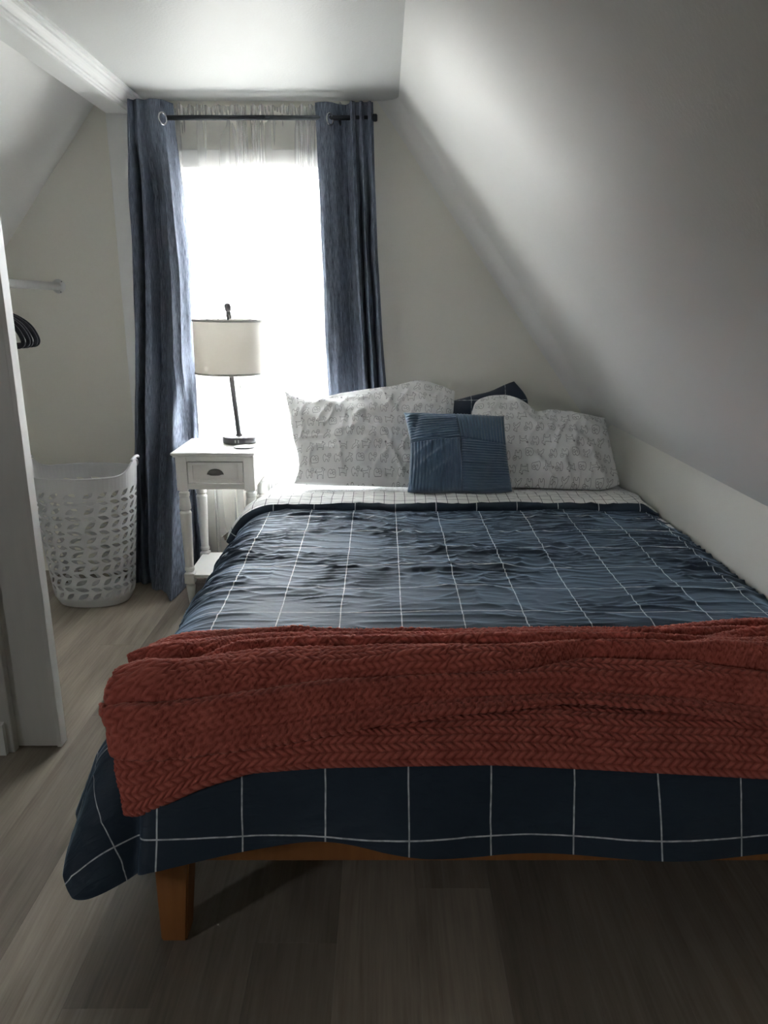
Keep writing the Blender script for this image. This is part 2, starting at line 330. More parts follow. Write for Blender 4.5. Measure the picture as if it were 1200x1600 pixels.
def tube(bm, pts, r, seg=12, cap=True, flat=1.0):
    pts = [Vector(p) for p in pts]; rings = []
    up = Vector((0, 0, 1)); t0 = (pts[1]-pts[0]).normalized()
    if abs(t0.dot(up)) > 0.9: up = Vector((0, 1, 0))
    for i, p in enumerate(pts):
        t = (pts[min(i+1, len(pts)-1)] - pts[max(i-1, 0)]).normalized()
        s = t.cross(up).normalized(); u = s.cross(t).normalized(); up = u
        rr = r[i] if isinstance(r, (list, tuple)) else r
        rings.append([bm.verts.new(p + s*math.cos(2*math.pi*k/seg)*rr*flat + u*math.sin(2*math.pi*k/seg)*rr) for k in range(seg)])
    for a, b_ in zip(rings[:-1], rings[1:]):
        for k in range(seg): bm.faces.new((a[k], a[(k+1) % seg], b_[(k+1) % seg], b_[k]))
    if cap: bm.faces.new(rings[0]); bm.faces.new(rings[-1])
def prism(bm, poly, axis, a0, a1):
    """extrude a 2D polygon along an axis ('x': poly=(y,z); 'y': (x,z); 'z': (x,y))"""
    def P(p, a): return {'x': (a, p[0], p[1]), 'y': (p[0], a, p[1]), 'z': (p[0], p[1], a)}[axis]
    A = [bm.verts.new(P(p, a0)) for p in poly]; Bv = [bm.verts.new(P(p, a1)) for p in poly]
    n = len(poly); bm.faces.new(A); bm.faces.new(Bv)
    for i in range(n): bm.faces.new((A[i], A[(i+1) % n], Bv[(i+1) % n], Bv[i]))
def grid_obj(name, P, m, parent=None, uv=None, attr=None, wrap=False, me_only=False):
    n, k = P.shape[:2]
    me = bpy.data.meshes.new(name)
    idx = np.arange(n*k).reshape(n, k)
    if wrap: idx = np.concatenate([idx, idx[:, :1]], 1)
    F = np.stack([idx[:-1, :-1], idx[1:, :-1], idx[1:, 1:], idx[:-1, 1:]], -1).reshape(-1, 4)
    me.vertices.add(n*k); me.vertices.foreach_set('co', P.astype(np.float32).ravel())
    me.loops.add(F.size); me.loops.foreach_set('vertex_index', F.astype(np.int32).ravel())
    me.polygons.add(len(F)); me.polygons.foreach_set('loop_start', (np.arange(len(F))*4).astype(np.int32))
    me.polygons.foreach_set('use_smooth', np.ones(len(F), bool))
    me.update(calc_edges=True)
    if uv is not None:
        l = me.uv_layers.new(name='UVMap'); u = uv.reshape(-1, 2)[F.ravel()]
        l.data.foreach_set('uv', u.astype(np.float32).ravel())
    if attr is not None:
        at = me.attributes.new('pile', 'FLOAT', 'POINT'); at.data.foreach_set('value', attr.astype(np.float32).ravel())
    me.validate()
    if me_only: return me
    return link(name, me, m, parent)

# numpy gradient noise
def pnoise(x, y, seed=0):
    rng = np.random.RandomState(seed); ang = rng.rand(256, 256)*2*np.pi
    gx, gy = np.cos(ang), np.sin(ang)
    xi = np.floor(x).astype(int); yi = np.floor(y).astype(int); fx = x-xi; fy = y-yi
    def g(i, j, dx, dy): a = i & 255; b_ = j & 255; return gx[a, b_]*dx + gy[a, b_]*dy
    u = fx*fx*fx*(fx*(fx*6-15)+10); v = fy*fy*fy*(fy*(fy*6-15)+10)
    return ((g(xi, yi, fx, fy)*(1-u)+g(xi+1, yi, fx-1, fy)*u)*(1-v)+(g(xi, yi+1, fx, fy-1)*(1-u)+g(xi+1, yi+1, fx-1, fy-1)*u)*v)*1.5
def sstep(x, a, b_):
    t = np.clip((x-a)/(b_-a), 0, 1); return t*t*(3-2*t)
def ridged(x, y, seed): return (1-np.minimum(1, np.abs(pnoise(x, y, seed))*2.6))**2

# ------------------------------------------------------------------ the room
def st(o): o['kind'] = 'structure'; return o
YF = -2.6      # wall behind the camera
# floor slab with vinyl planks
flo = st(obj('floor', B(XL-0.05, XR+0.05, YF-0.05, D+0.05, -0.11, -0.009), mat('subfloor', (0.05, 0.045, 0.04), 0.9)))
PW, PL = 0.1725, 1.22
plank_meshes = {}
k0 = int(math.floor((XL-0.59)/PW)); k1 = int(math.ceil((XR-0.59)/PW))
for k in range(k0, k1+1):
    x0 = 0.59 + k*PW; xa = max(x0, XL); xb = min(x0+PW, XR)
    if xb - xa < 0.01: continue
    y = YF - ((k*0.437) % 1.0)*PL
    while y < D:
        ya, yb = max(y, YF), min(y+PL, D); y += PL
        if yb-ya < 0.02: continue
        key = (round(xb-xa, 4), round(yb-ya, 4))
        if key not in plank_meshes:
            bm = bmesh.new(); box(bm, 0.0001, xb-xa-0.0001, 0.0001, yb-ya-0.0001, -0.0085, 0, bev=0.0004, seg=1)
            me = bpy.data.meshes.new('plank'); bm.to_mesh(me); bm.free(); me.materials.append(M_floor); plank_meshes[key] = me
        o = bpy.data.objects.new('plank', plank_meshes[key]); C.objects.link(o); o.location = (xa, ya, 0); o.parent = flo

# ceiling and slopes (slabs with thickness)
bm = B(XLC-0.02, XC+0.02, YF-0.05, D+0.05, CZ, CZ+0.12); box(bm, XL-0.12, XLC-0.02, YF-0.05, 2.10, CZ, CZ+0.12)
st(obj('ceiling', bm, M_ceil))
def slope_right():
    # underside plane from crease to knee top, rounded into the back wall
    n = 14; r = 0.075
    e = Vector((XR-XC, 0, KZ-CZ)); nrm = Vector((-(CZ-KZ), 0, -(XR-XC))).normalized()   # into the room
    prof = [(YF-0.05, 0.0), (D-r, 0.0)] + [(D-r+r*math.sin(a), r*(1-math.cos(a))) for a in np.linspace(0, math.pi/2, 9)[1:]]
    bm = bmesh.new(); A = []; Bv = []; A2 = []; B2 = []
    top = Vector((XC, 0, CZ)); bot = Vector((XR, 0, KZ))
    for y, d in prof:
        A.append(bm.verts.new(top + nrm*0 + Vector((0, y, 0)) + nrm*d - e.normalized()*0.72*d))
        Bv.append(bm.verts.new(bot + nrm*d + e.normalized()*1.38*d + Vector((0, y, 0))))
    for i in range(len(prof)-1):
        f = bm.faces.new((A[i], A[i+1], Bv[i+1], Bv[i])); f.smooth = True
    # thickness behind
    C1 = [bm.verts.new(top - nrm*0.12 + Vector((0, y, 0))) for y in (YF-0.05, D+0.05)]
    C2 = [bm.verts.new(bot - nrm*0.12 + Vector((0, y, 0))) for y in (YF-0.05, D+0.05)]
    bm.faces.new((C1[0], C1[1], C2[1], C2[0])); bm.faces.new((A[0], Bv[0], C2[0], C1[0]))
    return bm
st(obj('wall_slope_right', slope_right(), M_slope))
st(obj('wall_right', B(XR, XR+0.12, YF-0.05, D+0.05, -0.1, KZ+0.06), M_knee))
bm = bmesh.new(); m_l = 1.26
zl = CZ - m_l*(XLC-XL)
prism(bm, [(XLC, CZ), (XL, zl), (XL-0.1, zl+0.08), (XLC+0.0, CZ+0.14)], 'y', 2.02, D+0.05)
st(obj('wall_slope_left', bm, M_slope))

st(obj('wall_front', B(XL-0.1, XR+0.1, YF-0.14, YF, -0.1, CZ+0.1), M_wall))
bm = bmesh.new()
box(bm, XL-0.12, XL, 2.02, D+0.05, -0.1, zl+0.1)
box(bm, XL-0.12, XL, YF-0.05, GY0, -0.1, CZ+0.1); box(bm, XL-0.12, XL, GY1, 2.02, -0.1, CZ+0.1)
box(bm, XL-0.12, XL, GY0, GY1, -0.1, GZ0); box(bm, XL-0.12, XL, GY0, GY1, GZ1, CZ+0.1)
st(obj('wall_left', bm, M_wall))
bm = bmesh.new()
for q in ((GY0, GY0+0.04, GZ0, GZ1), (GY1-0.04, GY1, GZ0, GZ1), (GY0, GY1, GZ0, GZ0+0.04), (GY0, GY1, GZ1-0.04, GZ1), (GY0, GY1, (GZ0+GZ1)/2-0.015, (GZ0+GZ1)/2+0.015)):
    box(bm, XL-0.08, XL-0.04, q[0], q[1], q[2], q[3])
st(obj('window_fill', bm, M_frame))  # frame of the added, unseen opening that brightens the right slope
# back wall with its window opening: four blocks as one shell
bm = bmesh.new()
box(bm, XL-0.1, WX0, D, D+0.14, -0.1, CZ+0.1); box(bm, WX1, XR+0.1, D, D+0.14, -0.1, CZ+0.1)
box(bm, WX0, WX1, D, D+0.14, -0.1, WZ0); box(bm, WX0, WX1, D, D+0.14, WZ1, CZ+0.1)
st(obj('wall_back', bm, M_wall))
# window: casing boards, sash and pane
win = bpy.data.objects.new('window_1', None); C.objects.link(win); st(win); win.location = ((WX0+WX1)/2, D, WZ0)
def wp(name, bm, m):
    o = obj(name, bm, m); o.parent = win; o.matrix_parent_inverse = Matrix.Translation(-Vector(win.location)); return o
cw = 0.075
wp('side_casing', B(WX0-cw, WX0, D-0.018, D, WZ0-0.02, WZ1+cw, bev=0.003), M_frame)
wp('side_casing', B(WX1, WX1+cw, D-0.018, D, WZ0-0.02, WZ1+cw, bev=0.003), M_frame)
wp('head_casing', B(WX0-cw-0.01, WX1+cw+0.01, D-0.022, D, WZ1, WZ1+cw, bev=0.004), M_frame)
wp('window_sill', B(WX0-cw-0.02, WX1+cw+0.02, D-0.035, D+0.06, WZ0-0.03, WZ0, bev=0.004), M_frame)
bm = bmesh.new(); yo0, yo1 = D+0.04, D+0.075; sw = 0.035
box(bm, WX0, WX0+sw, yo0, yo1, WZ0, WZ1); box(bm, WX1-sw, WX1, yo0, yo1, WZ0, WZ1)
box(bm, WX0+sw, WX1-sw, yo0, yo1, WZ0, WZ0+sw); box(bm, WX0+sw, WX1-sw, yo0, yo1, WZ1-sw, WZ1)
wp('sash', bm, M_frame)
wp('pane', B(WX0+sw, WX1-sw, D+0.056, D+0.060, WZ0+sw, WZ1-sw), M_glass_m)
# pilaster strip between room and closet on the back wall
st(obj('trim_1', B(-1.207, -1.06, D-0.014, D, 0, CZ-0.05, bev=0.002), M_trim))
# moulded header running along the ceiling over the closet opening
prof = [(-1.035, CZ), (-1.035, CZ-0.012), (-1.043, CZ-0.014), (-1.045, CZ-0.022), (-1.053, CZ-0.024), (-1.060, CZ-0.029), (-1.067, CZ-0.036),
        (-1.071, CZ-0.044), (-1.079, CZ-0.045), (-1.081, CZ-0.051), (-1.088, CZ-0.053), (-1.090, CZ-0.060), (-1.101, CZ-0.061), (-1.103, CZ-0.054), (-1.205, CZ-0.050), (-1.245, CZ-0.004), (-1.245, CZ)]
bm = bmesh.new(); prism(bm, prof, 'y', 2.02, D-0.001); st(obj('trim_2', bm, M_trim))
# partition and the end post of the closet
st(obj('wall_closet', B(XL, -1.12, 2.02, 2.10, 0, CZ), M_wall))
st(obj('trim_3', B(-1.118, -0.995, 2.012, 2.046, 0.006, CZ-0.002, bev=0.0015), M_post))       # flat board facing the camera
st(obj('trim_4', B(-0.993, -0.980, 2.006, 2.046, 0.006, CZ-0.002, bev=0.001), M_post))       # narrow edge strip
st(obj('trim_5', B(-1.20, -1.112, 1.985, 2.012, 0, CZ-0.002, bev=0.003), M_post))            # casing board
bm = bmesh.new(); prism(bm, [(1.97, 0), (2.019, 0), (2.019, 0.12), (2.0, 0.12), (1.985, 0.105), (1.97, 0.10)], 'x', XL, -1.132); st(obj('baseboard_left', bm, M_trim))

# ------------------------------------------------------------------ the bed
XB0, XB1, YB0, YB1 = -0.477, 1.06, 1.285, 3.36
bed = thing('bed_frame', 'honey-brown wooden platform bed frame with tapered legs under the navy duvet', 'bed', ((XB0+XB1)/2, (YB0+YB1)/2, 0))
def bp(name, bm, m=M_pine, smooth=False, root=bed):
    o = obj(name, bm, m, smooth=smooth); o.parent = root; o.matrix_parent_inverse = Matrix.Translation(-Vector(root.location)); return o
for lx, ly, sx in ((XB0+0.005, YB0+0.003, 1), (XB1-0.085, YB0+0.003, -1), (XB0+0.005, YB1-0.083, 1), (XB1-0.085, YB1-0.083, -1)):
    bm = bmesh.new(); zt, zb = 0.30, 0.0
    a = [(lx, ly), (lx+0.08, ly), (lx+0.08, ly+0.08), (lx, ly+0.08)]
    ox_ = lx if sx > 0 else lx+0.08; oy_ = ly if ly < 2 else ly+0.08; s = 0.68
    bq = [(ox_+(x-ox_)*s, oy_+(y_-oy_)*s) for x, y_ in a]
    A = [bm.verts.new((x, y_, zt)) for x, y_ in a]; Bq = [bm.verts.new((x, y_, zb)) for x, y_ in bq]
    bm.faces.new(A); bm.faces.new(Bq)
    for i in range(4): bm.faces.new((A[i], A[(i+1) % 4], Bq[(i+1) % 4], Bq[i]))
    bmesh.ops.bevel(bm, geom=bm.edges[:], offset=0.004, segments=2, affect='EDGES')
    bp('leg', bm)
bp('foot_rail', B(XB0+0.085, XB1-0.085, YB0+0.02, YB0+0.045, 0.19, 0.30, bev=0.003))
bp('side_rail', B(XB0+0.015, XB0+0.04, YB0+0.083, YB1-0.083, 0.19, 0.30, bev=0.003))
bp('side_rail', B(XB1-0.04, XB1-0.015, YB0+0.083, YB1-0.083, 0.19, 0.30, bev=0.003))
bp('head_rail', B(XB0+0.085, XB1-0.085, YB1-0.045, YB1-0.02, 0.19, 0.30, bev=0.003))
slat = None
for i in range(12):
    y = YB0+0.10+i*0.162
    if slat is None:
        slat = bp('slat', B(XB0+0.04, XB1-0.04, y, y+0.07, 0.282, 0.30, bev=0.002)); y00 = y
    else:
        c = slat.copy(); C.objects.link(c); c.parent = bed; c.matrix_parent_inverse = slat.matrix_parent_inverse.copy(); c.location = (0, y-y00, 0)
mt = obj('mattress', B(XB0+0.03, XB1-0.002, YB0+0.03, YB1-0.03, 0.301, 0.495, bev=0.04, seg=4), M_mattress, smooth=True)
tag(mt, 'thick white mattress lying under the sheet and duvet on the bed', 'mattress')

# sheet-to-drape mapping over the bed top, its left edge and its foot
XE, YE, ZT = -0.425, 1.315, 0.515
def drape(a, b_, h, zt=ZT):
    da = np.maximum(0, XE-a); db = np.maximum(0, YE-b_); d = np.hypot(da, db)+1e-9
    wx = da/d; wy = db/d
    Rr = 0.135*wx**2 + 0.095*wy**2; Rr = np.where(da+db > 0, Rr, 0.1)
    phi = 1.18*wx**2 + 1.24*wy**2; phi = np.where(da+db > 0, phi, 1.2)
    corner = (2*wx*wy)**2
    th = np.minimum(d/Rr, phi); rest = np.maximum(0, d-Rr*phi)
    out = Rr*np.sin(th) + rest*np.cos(phi)*(1+0.1*corner)
    drop = Rr*(1-np.cos(th)) + rest*np.sin(phi)
    drop = drop*(1-0.04*corner)
    nx = -wx*np.sin(th); ny = -wy*np.sin(th); nz = np.cos(th)
    X = np.where(da > 0, XE, a) - wx*out + nx*h
    Y = np.where(db > 0, YE, b_) - wy*out + ny*h
    Z = zt - drop + nz*h
    return np.stack([X, Y, Z], -1), rest

def duvet_height(a, b_):
    da = np.maximum(0, XE-a); db = np.maximum(0, YE-b_)
    n = pnoise(a*2.2+3, b_*2.6+1, 3)
    wv = pnoise(a*5, b_*5, 9)*0.10
    head = sstep(b_, 1.5, 2.2)
    amp = 0.35+0.65*head
    r1 = ridged(a*2.6+wv*4, (b_+wv*0.25+0.05*a)*13, 5)*sstep(pnoise(a*2.3, b_*3.3, 31), -0.25, 0.35)
    r2 = ridged(a*5.5+7, (b_+wv*0.2-0.08*a)*27+3, 11)*sstep(pnoise(a*3+5, b_*5, 33), -0.2, 0.3)
    r3 = ridged((a*0.8+b_*0.6)*9, (b_-a*0.55)*8+4, 17)*sstep(pnoise(a*2+15, b_*2, 37), 0.05, 0.45)
    h = 0.018 + 0.008*n + amp*(0.0085*r1 + 0.0050*r2 + 0.006*r3)
    # packing folds running along the bed
    for x0 in (-0.33, 0.10, 0.46, 0.82):
        h += 0.0022*np.exp(-((a-x0-0.012*np.sin(b_*3+x0*9))/0.006)**2)*sstep(pnoise(b_*3+x0*17, a*0+x0, 41), -0.3, 0.2)*head
    # gathers across the left edge
    g = np.exp(-((da-0.10)/0.10)**2)*sstep(b_, 1.7, 2.3)
    h += g*0.009*ridged(a*3, b_*24+pnoise(a*8, b_*4, 8)*0.8, 21)
    # folds of the hanging part
    hang = sstep(np.hypot(da, db), 0.06, 0.30)
    th = np.arctan2(da, db+1e-6)
    s = np.where(db > 0, a, 0)
    h += hang*(0.020*np.sin(a*13+1.0)*np.where((da == 0), 1, np.cos(th)) + 0.012*np.sin(b_*16)*(1-sstep(db, 0, 0.08)))
    both = (da > 0) & (db > 0)
    h += hang*sstep(th, 0.0, 0.3)*np.where(both, -0.05*np.exp(-((th-0.35)/0.22)**2) + 0.02*np.exp(-((th-0.95)/0.3)**2)*(1-sstep(th, 1.2, 1.57)), 0)
    return h
Ll, Lf = 0.30, 0.262
aa = np.arange(XE-Ll, 1.066, 0.0042); bb = np.arange(YE-Lf, 2.84, 0.0042)
Aa, Bb = np.meshgrid(aa, bb, indexing='ij')
# round the hanging corner of the duvet: pull sheet coordinates inside a rounded rectangle
da = np.maximum(0, XE-Aa)/Ll; db = np.maximum(0, YE-Bb)/Lf
q = np.maximum(da, db)+1e-9; l4 = (da**7+db**7)**(1/7)+1e-9; sc = np.where((da > 0) & (db > 0), q/l4, 1)
A2 = np.where(Aa < XE, XE-(XE-Aa)*sc, Aa); B2 = np.where(Bb < YE, YE-(YE-Bb)*sc*(1+0.15*(1-sstep(Aa, XE-0.16, XE+0.18))-0.10*np.exp(-((Aa+0.10)/0.13)**2)), Bb)
h = duvet_height(A2, B2)
h = np.where(A2 > 1.0, h - 0.02*sstep(A2, 1.0, 1.06), h)
P, rest = drape(A2, B2, h)
P[..., 0] = np.minimum(P[..., 0], XR-0.004)
fan = 1 + 0.045*(B2-1.1)/1.7 - 0.02       # stitching lines spread a little toward the head
duvet = grid_obj('duvet', P, M_duvet, uv=np.stack([(A2-0.045)/fan+0.045, B2], -1))
tag(duvet, 'navy duvet with a thin white window-pane check covering the bed', 'duvet')
# underside: a second skin joined as a part, gives the duvet its loft at the hem
hu = h - 0.016 - 0.004*np.sin(A2*20)
edge = np.minimum.reduce([sstep(Aa, XE-Ll, XE-Ll+0.03), sstep(Bb, YE-Lf, YE-Lf+0.03)])
hu = h - 0.018*edge
st_ = 3
Pu, _ = drape(A2[::st_, ::st_], B2[::st_, ::st_], hu[::st_, ::st_]); Pu[..., 0] = np.minimum(Pu[..., 0], XR-0.004)
Pu = Pu[:, ::-1]
und = grid_obj('underside', Pu, M_duvet, parent=duvet, uv=np.stack([A2[::st_, ::st_], B2[::st_, ::st_]], -1)[:, ::-1])
# turned-back head end: navy rolled hem and white checked reverse
def head_band():
    aa = np.arange(XE-0.20, 1.064, 0.006)
    # cross-section path (b, h): rises as the hem in front then runs back
    t = np.linspace(0, 1, 46)
    pth = []
    for q in t:
        if q < 0.3:
            u = q/0.3; ang = math.pi*(u)*0.55 - 0.35
            pth.append((2.800 + 0.020*(1-math.cos(ang)) - 0.012, 0.012 + 0.036*u**0.8))
        else:
            u = (q-0.3)/0.7; pth.append((2.800+0.004+u*0.27, 0.048+0.012*math.sin(u*math.pi*0.9)-0.032*u**2))
    pth = np.array(pth)
    A, T = np.meshgrid(aa, np.arange(len(t)), indexing='ij')
    b_ = pth[T, 0] + 0.012*np.sin(A*3.1+0.5) - 0.05*np.maximum(0, XE+0.08-A) + 0.006*pnoise(A*6, T*0.02, 3)
    hh = pth[T, 1] + 0.006*pnoise(A*9, b_*14, 4) + 0.004*ridged(A*8, b_*9, 6)
    hh = hh*(1-0.75*sstep(A, 0.99, 1.064))
    P, _ = drape(A, b_, hh)
    P[..., 0] = np.minimum(P[..., 0], XR-0.003)
    return A, b_, P, pth
A, b_, P, pth = head_band()
nh = int(46*0.30)+1
grid_obj('rolled_hem', P[:, :nh], M_duvet, parent=duvet, uv=np.stack([A, b_*1.0+0.0], -1)[:, :nh])['label'] = 'navy rolled hem at the head end'
grid_obj('turned_back_reverse', P[:, nh-1:], M_rev, parent=duvet, uv=np.stack([A, b_], -1)[:, nh-1:])['label'] = 'white reverse with a fine black check, turned back at the head end'

# fitted sheet with dog print at the head of the bed
aa = np.arange(XE-0.17, 1.064, 0.012); bb = np.arange(2.6, 3.44, 0.012)
A, Bq = np.meshgrid(aa, bb, indexing='ij')
hh = 0.012 + 0.006*pnoise(A*7, Bq*7, 2) + 0.02*sstep(Bq, 2.95, 3.02)*(1-sstep(Bq, 3.02, 3.30)) - 0.13*sstep(Bq, 3.35, 3.43)
hh = np.where(A > 0.98, hh-0.012*sstep(A, 0.98, 1.06), hh)
P, _ = drape(A, Bq, hh); P[..., 0] = np.minimum(P[..., 0], XR-0.002)
sheet = grid_obj('fitted_sheet', P, M_dog, uv=np.stack([A, Bq], -1))
tag(sheet, 'white dog-print sheet showing between the pillows and the duvet', 'sheet')
# loose corner of the sheet hanging out beside the duvet
n1, n2 = 14, 12
U, V = np.meshgrid(np.linspace(0, 1, n1), np.linspace(0, 1, n2), indexing='ij')
P = np.stack([-0.535-0.125*U, 2.92+0.055*V-0.01*U, 0.492-0.095*U-0.032*V+0.004*np.sin(V*6+U*5)], -1)
o = grid_obj('loose_corner', P, M_dog, parent=sheet, uv=np.stack([U*0.14, V*0.13], -1))
md = o.modifiers.new('s', 'SOLIDIFY'); md.thickness = 0.0015

# ------------------------------------------------------------------ rust blanket across the foot
def interp(x, xs, ys): return np.interp(x, xs, ys)
def blanket():
    step = 0.0023
    a0 = XE-0.150
    p = np.arange(0, 1.062-a0, step); A1 = a0+p
    # per-x edges
    Bk = interp(A1, [-0.60, -0.50, -0.42, -0.25, 0, 0.38, 0.62, 0.8, 1.06], [1.555, 1.57, 1.595, 1.60, 1.595, 1.60, 1.61, 1.655, 1.675])
    Fr = interp(A1, [-0.60, -0.52, -0.45, -0.34, -0.2, 0, 0.2, 0.38, 0.55, 0.8, 1.06], [1.335, 1.262, 1.245, 1.252, 1.265, 1.292, 1.315, 1.335, 1.315, 1.28, 1.26])
    Hm = interp(A1, [-0.60, -0.53, -0.45, -0.36, -0.25, -0.1, 0.2, 0.5, 0.8, 1.06], [1.145, 1.125, 1.148, 1.180, 1.205, 1.212, 1.216, 1.205, 1.192, 1.175])
    k = np.ones(31)/31.0
    sm = lambda v: np.convolve(np.pad(v, 15, mode='edge'), k, 'valid')
    Bk, Fr, Hm = sm(Bk), sm(Fr), sm(Hm)
    c1 = sm(interp(A1, [-0.6, -0.5, -0.42, -0.3, -0.19, 0, 0.4, 0.8, 1.06], [0.42, 0.40, 0.36, 0.42, 0.47, 0.47, 0.45, 0.50, 0.52]))
    c3 = sm(interp(A1, [-0.6, -0.42, -0.3, -0.2, 0, 0.4, 0.8, 1.06], [0.50, 0.40, 0.55, 0.60, 0.62, 0.62, 0.66, 0.66]))
    c2 = sm(interp(A1, [-0.6, -0.5, -0.4, -0.28, -0.2, 0, 0.3, 0.6, 1.06], [0.68, 0.66, 0.70, 0.82, 0.83, 0.78, 0.80, 0.80, 0.80]))
    c4 = sm(interp(A1, [-0.6, 0.30, 0.42, 0.62, 0.8, 0.95, 1.06], [0.10, 0.16, 0.34, 0.26, 0.12, 0.06, 0.05]))
    # flap
    nf = int(0.23/step)
    tf = np.linspace(0, 1, nf)
    Ftop = Fr+0.045
    bf = Hm[:, None] + (Ftop-Hm)[:, None]*tf[None]
    hf = 0.009 + 0.007*pnoise(A1[:, None]*5+bf*2, bf*9, 51) + 0.006*ridged(A1[:, None]*3, bf*9-A1[:, None]*2.5, 53)
    hf *= (0.35+0.65*sstep(np.arange(nf)*step, 0, 0.018))[None]
    # shift flap's left edge inwards: flap starts at da=.09
    af = np.where(A1 < -0.25, -0.25-(-0.25-A1)*((0.25-0.085+XE+0.0)/( -0.25-a0) if False else 1.0), A1)
    lf = XE-0.075
    af = -0.25 - (-0.25-A1)*((-0.25-lf)/(-0.25-a0)); af = np.where(A1 < -0.25, af, A1)
    Af = np.repeat(af[:, None], nf, 1)
    # roll: underside from flap up round the front edge
    nr = int(0.075/step); tr = np.linspace(0, 1, nr+1)[1:]
    # top
    nt_ = int(0.42/step); tt = np.linspace(0, 1, nt_+1)[1:]
    tz = tt[None]; X2 = A1[:, None]
    Hb = 0.046*np.minimum(1, np.sin(np.pi*np.clip(tt*0.97+0.03, 0, 1))**0.22)[None] * (1-0.60*sstep(tz, 0.45, 0.95))
    segs = [np.zeros_like(c1), c4, c1, c3, c2, np.ones_like(c1)]
    amps = [0.030, 0.046, 0.046, 0.044, 0.040]
    hr = np.zeros((len(A1), nt_))
    wob = 0.012*pnoise(X2*6, tz*3, 61)
    for i in range(5):
        lo, hi = segs[i][:, None], segs[i+1][:, None]
        u = (tz+wob*(i > 0)-lo)/np.maximum(hi-lo, 1e-3); ins = (u > 0) & (u < 1)
        wd = np.clip((hi-lo)/0.13, 0, 1)
        am = amps[i]
        hr = np.where(ins, am*wd*np.sin(np.pi*np.clip(u, 0, 1))**0.42, hr)
    # diagonal bunching at the right
    rt = sstep(X2, 0.42, 0.7)
    hr += rt*(0.010*np.sin((tz*30+X2*9))*sstep(tz, 0.05, 0.3)*(1-sstep(tz, 0.75, 0.95)))
    hr += rt*0.014*np.sin(np.pi*np.clip((tz-0.0)/0.5, 0, 1))
    hr += 0.007*ridged(X2*2.2, (tz*0.33+X2*0.03)*13, 63)*sstep(pnoise(X2*3, tz*2, 67), -0.2, 0.3)
    ht = Hb + hr*np.minimum(1, tt*14)[None]*np.minimum(1, (1-tt)*10+0.15)[None]
    bt = Fr[:, None] + (Bk-Fr)[:, None]*tz
    ht[:, -1] = 0.006; ht[:, -2] = 0.014
    ht = np.maximum(ht, 0.006)
    # roll part: from (Ftop, h~.014) forward to Fr and up
    h0 = ht[:, :1]
    br = np.where(tr[None] < 0.45, Ftop[:, None] + (Fr-Ftop)[:, None]*(tr[None]/0.45), Fr[:, None] - 0.024*np.sin(np.pi*(tr[None]-0.45)/0.55))
    hr_ = 0.012 + 0.008*sstep(tr, 0, 0.3)[None] + (h0-0.020)*sstep(tr, 0.45, 1.0)[None]
    Ball = np.concatenate([bf, br, bt], 1); Hall = np.concatenate([hf, hr_, ht], 1)
    wf = np.concatenate([np.zeros(nf), sstep(tr, 0, 0.5), np.ones(nt_)])
    Aall = Af_full = af[:, None]*(1-wf)[None] + A1[:, None]*wf[None]
    # left end of the upper folds: undulating outline, rounded down
    npth = Ball.shape[1]
    tfull = np.concatenate([np.zeros(nf+nr), tt])
    lend = 0.022*np.abs(np.sin(np.pi*np.clip((tfull-0.0)/0.42, 0, 1)))*(tfull < 0.42) + 0.016*np.exp(-((tfull-0.52)/0.07)**2) + 0.004*np.sin(tfull*40)
    lend = (lend - 0.058 - 0.062*sstep(tfull, 0.08, 0.26) - 0.015*np.exp(-((tfull-0.40)/0.05)**2) + 0.035*sstep(tfull, 0.65, 0.95))*wf
    Aall = Aall - lend[None]*(1-sstep(p, 0, 0.10))[:, None]
    endw = sstep(p, -0.004, 0.028)[:, None]
    Hall = np.where(wf[None] > 0, 0.010+(Hall-0.010)*endw**0.6, Hall*(0.4+0.6*endw))
    # ease toward knee wall
    # base surface normal mapping on duvet + general lift
    lift = 0.021 + 0.008*pnoise(Aall*2.2+3, Ball*2.6+1, 3)
    P, _ = drape(Aall, Ball, Hall+lift)
    # braid relief along the true normals
    du = np.gradient(P, axis=0); dv = np.gradient(P, axis=1)
    nrm = np.cross(du, dv); nrm /= np.linalg.norm(nrm, axis=-1, keepdims=True)+1e-12
    # arc lengths
    qs = np.cumsum(np.linalg.norm(np.diff(P, axis=1, prepend=P[:, :1]), axis=-1), axis=1)
    ps = Aall + 0.01*pnoise(Aall*4, qs*4, 71)
    hrw = 0.0150
    qq = qs/hrw + 0.10*pnoise(ps*5, qs*5, 73); row = np.floor(qq); u = qq-row
    sgn = np.where(row % 2 == 0, 1.0, -1.0)
    wv = ps/0.0165 + sgn*(u-0.5)*1.0 + 0.25*pnoise(ps*20, qs*20, 75)
    fw = wv-np.floor(wv)
    leaf = (np.sin(np.pi*fw)**0.55)*(np.sin(np.pi*np.clip(u, 0.02, 0.98))**0.4)
    fuzz = pnoise(ps*260, qs*260, 77)*0.0006 + pnoise(ps*110, qs*110, 79)*0.0007
    sgnN = np.sign((nrm[..., 2]).mean())
    P = P + nrm*sgnN*(leaf*0.0044 + fuzz)[..., None]
    P[..., 0] = np.minimum(P[..., 0], XR-0.003)
    return P, leaf
P, leaf = blanket()
bl = grid_obj('throw_blanket', P, M_blanket, attr=leaf)
tag(bl, 'rust red braided plush throw blanket folded across the foot of the bed', 'blanket')

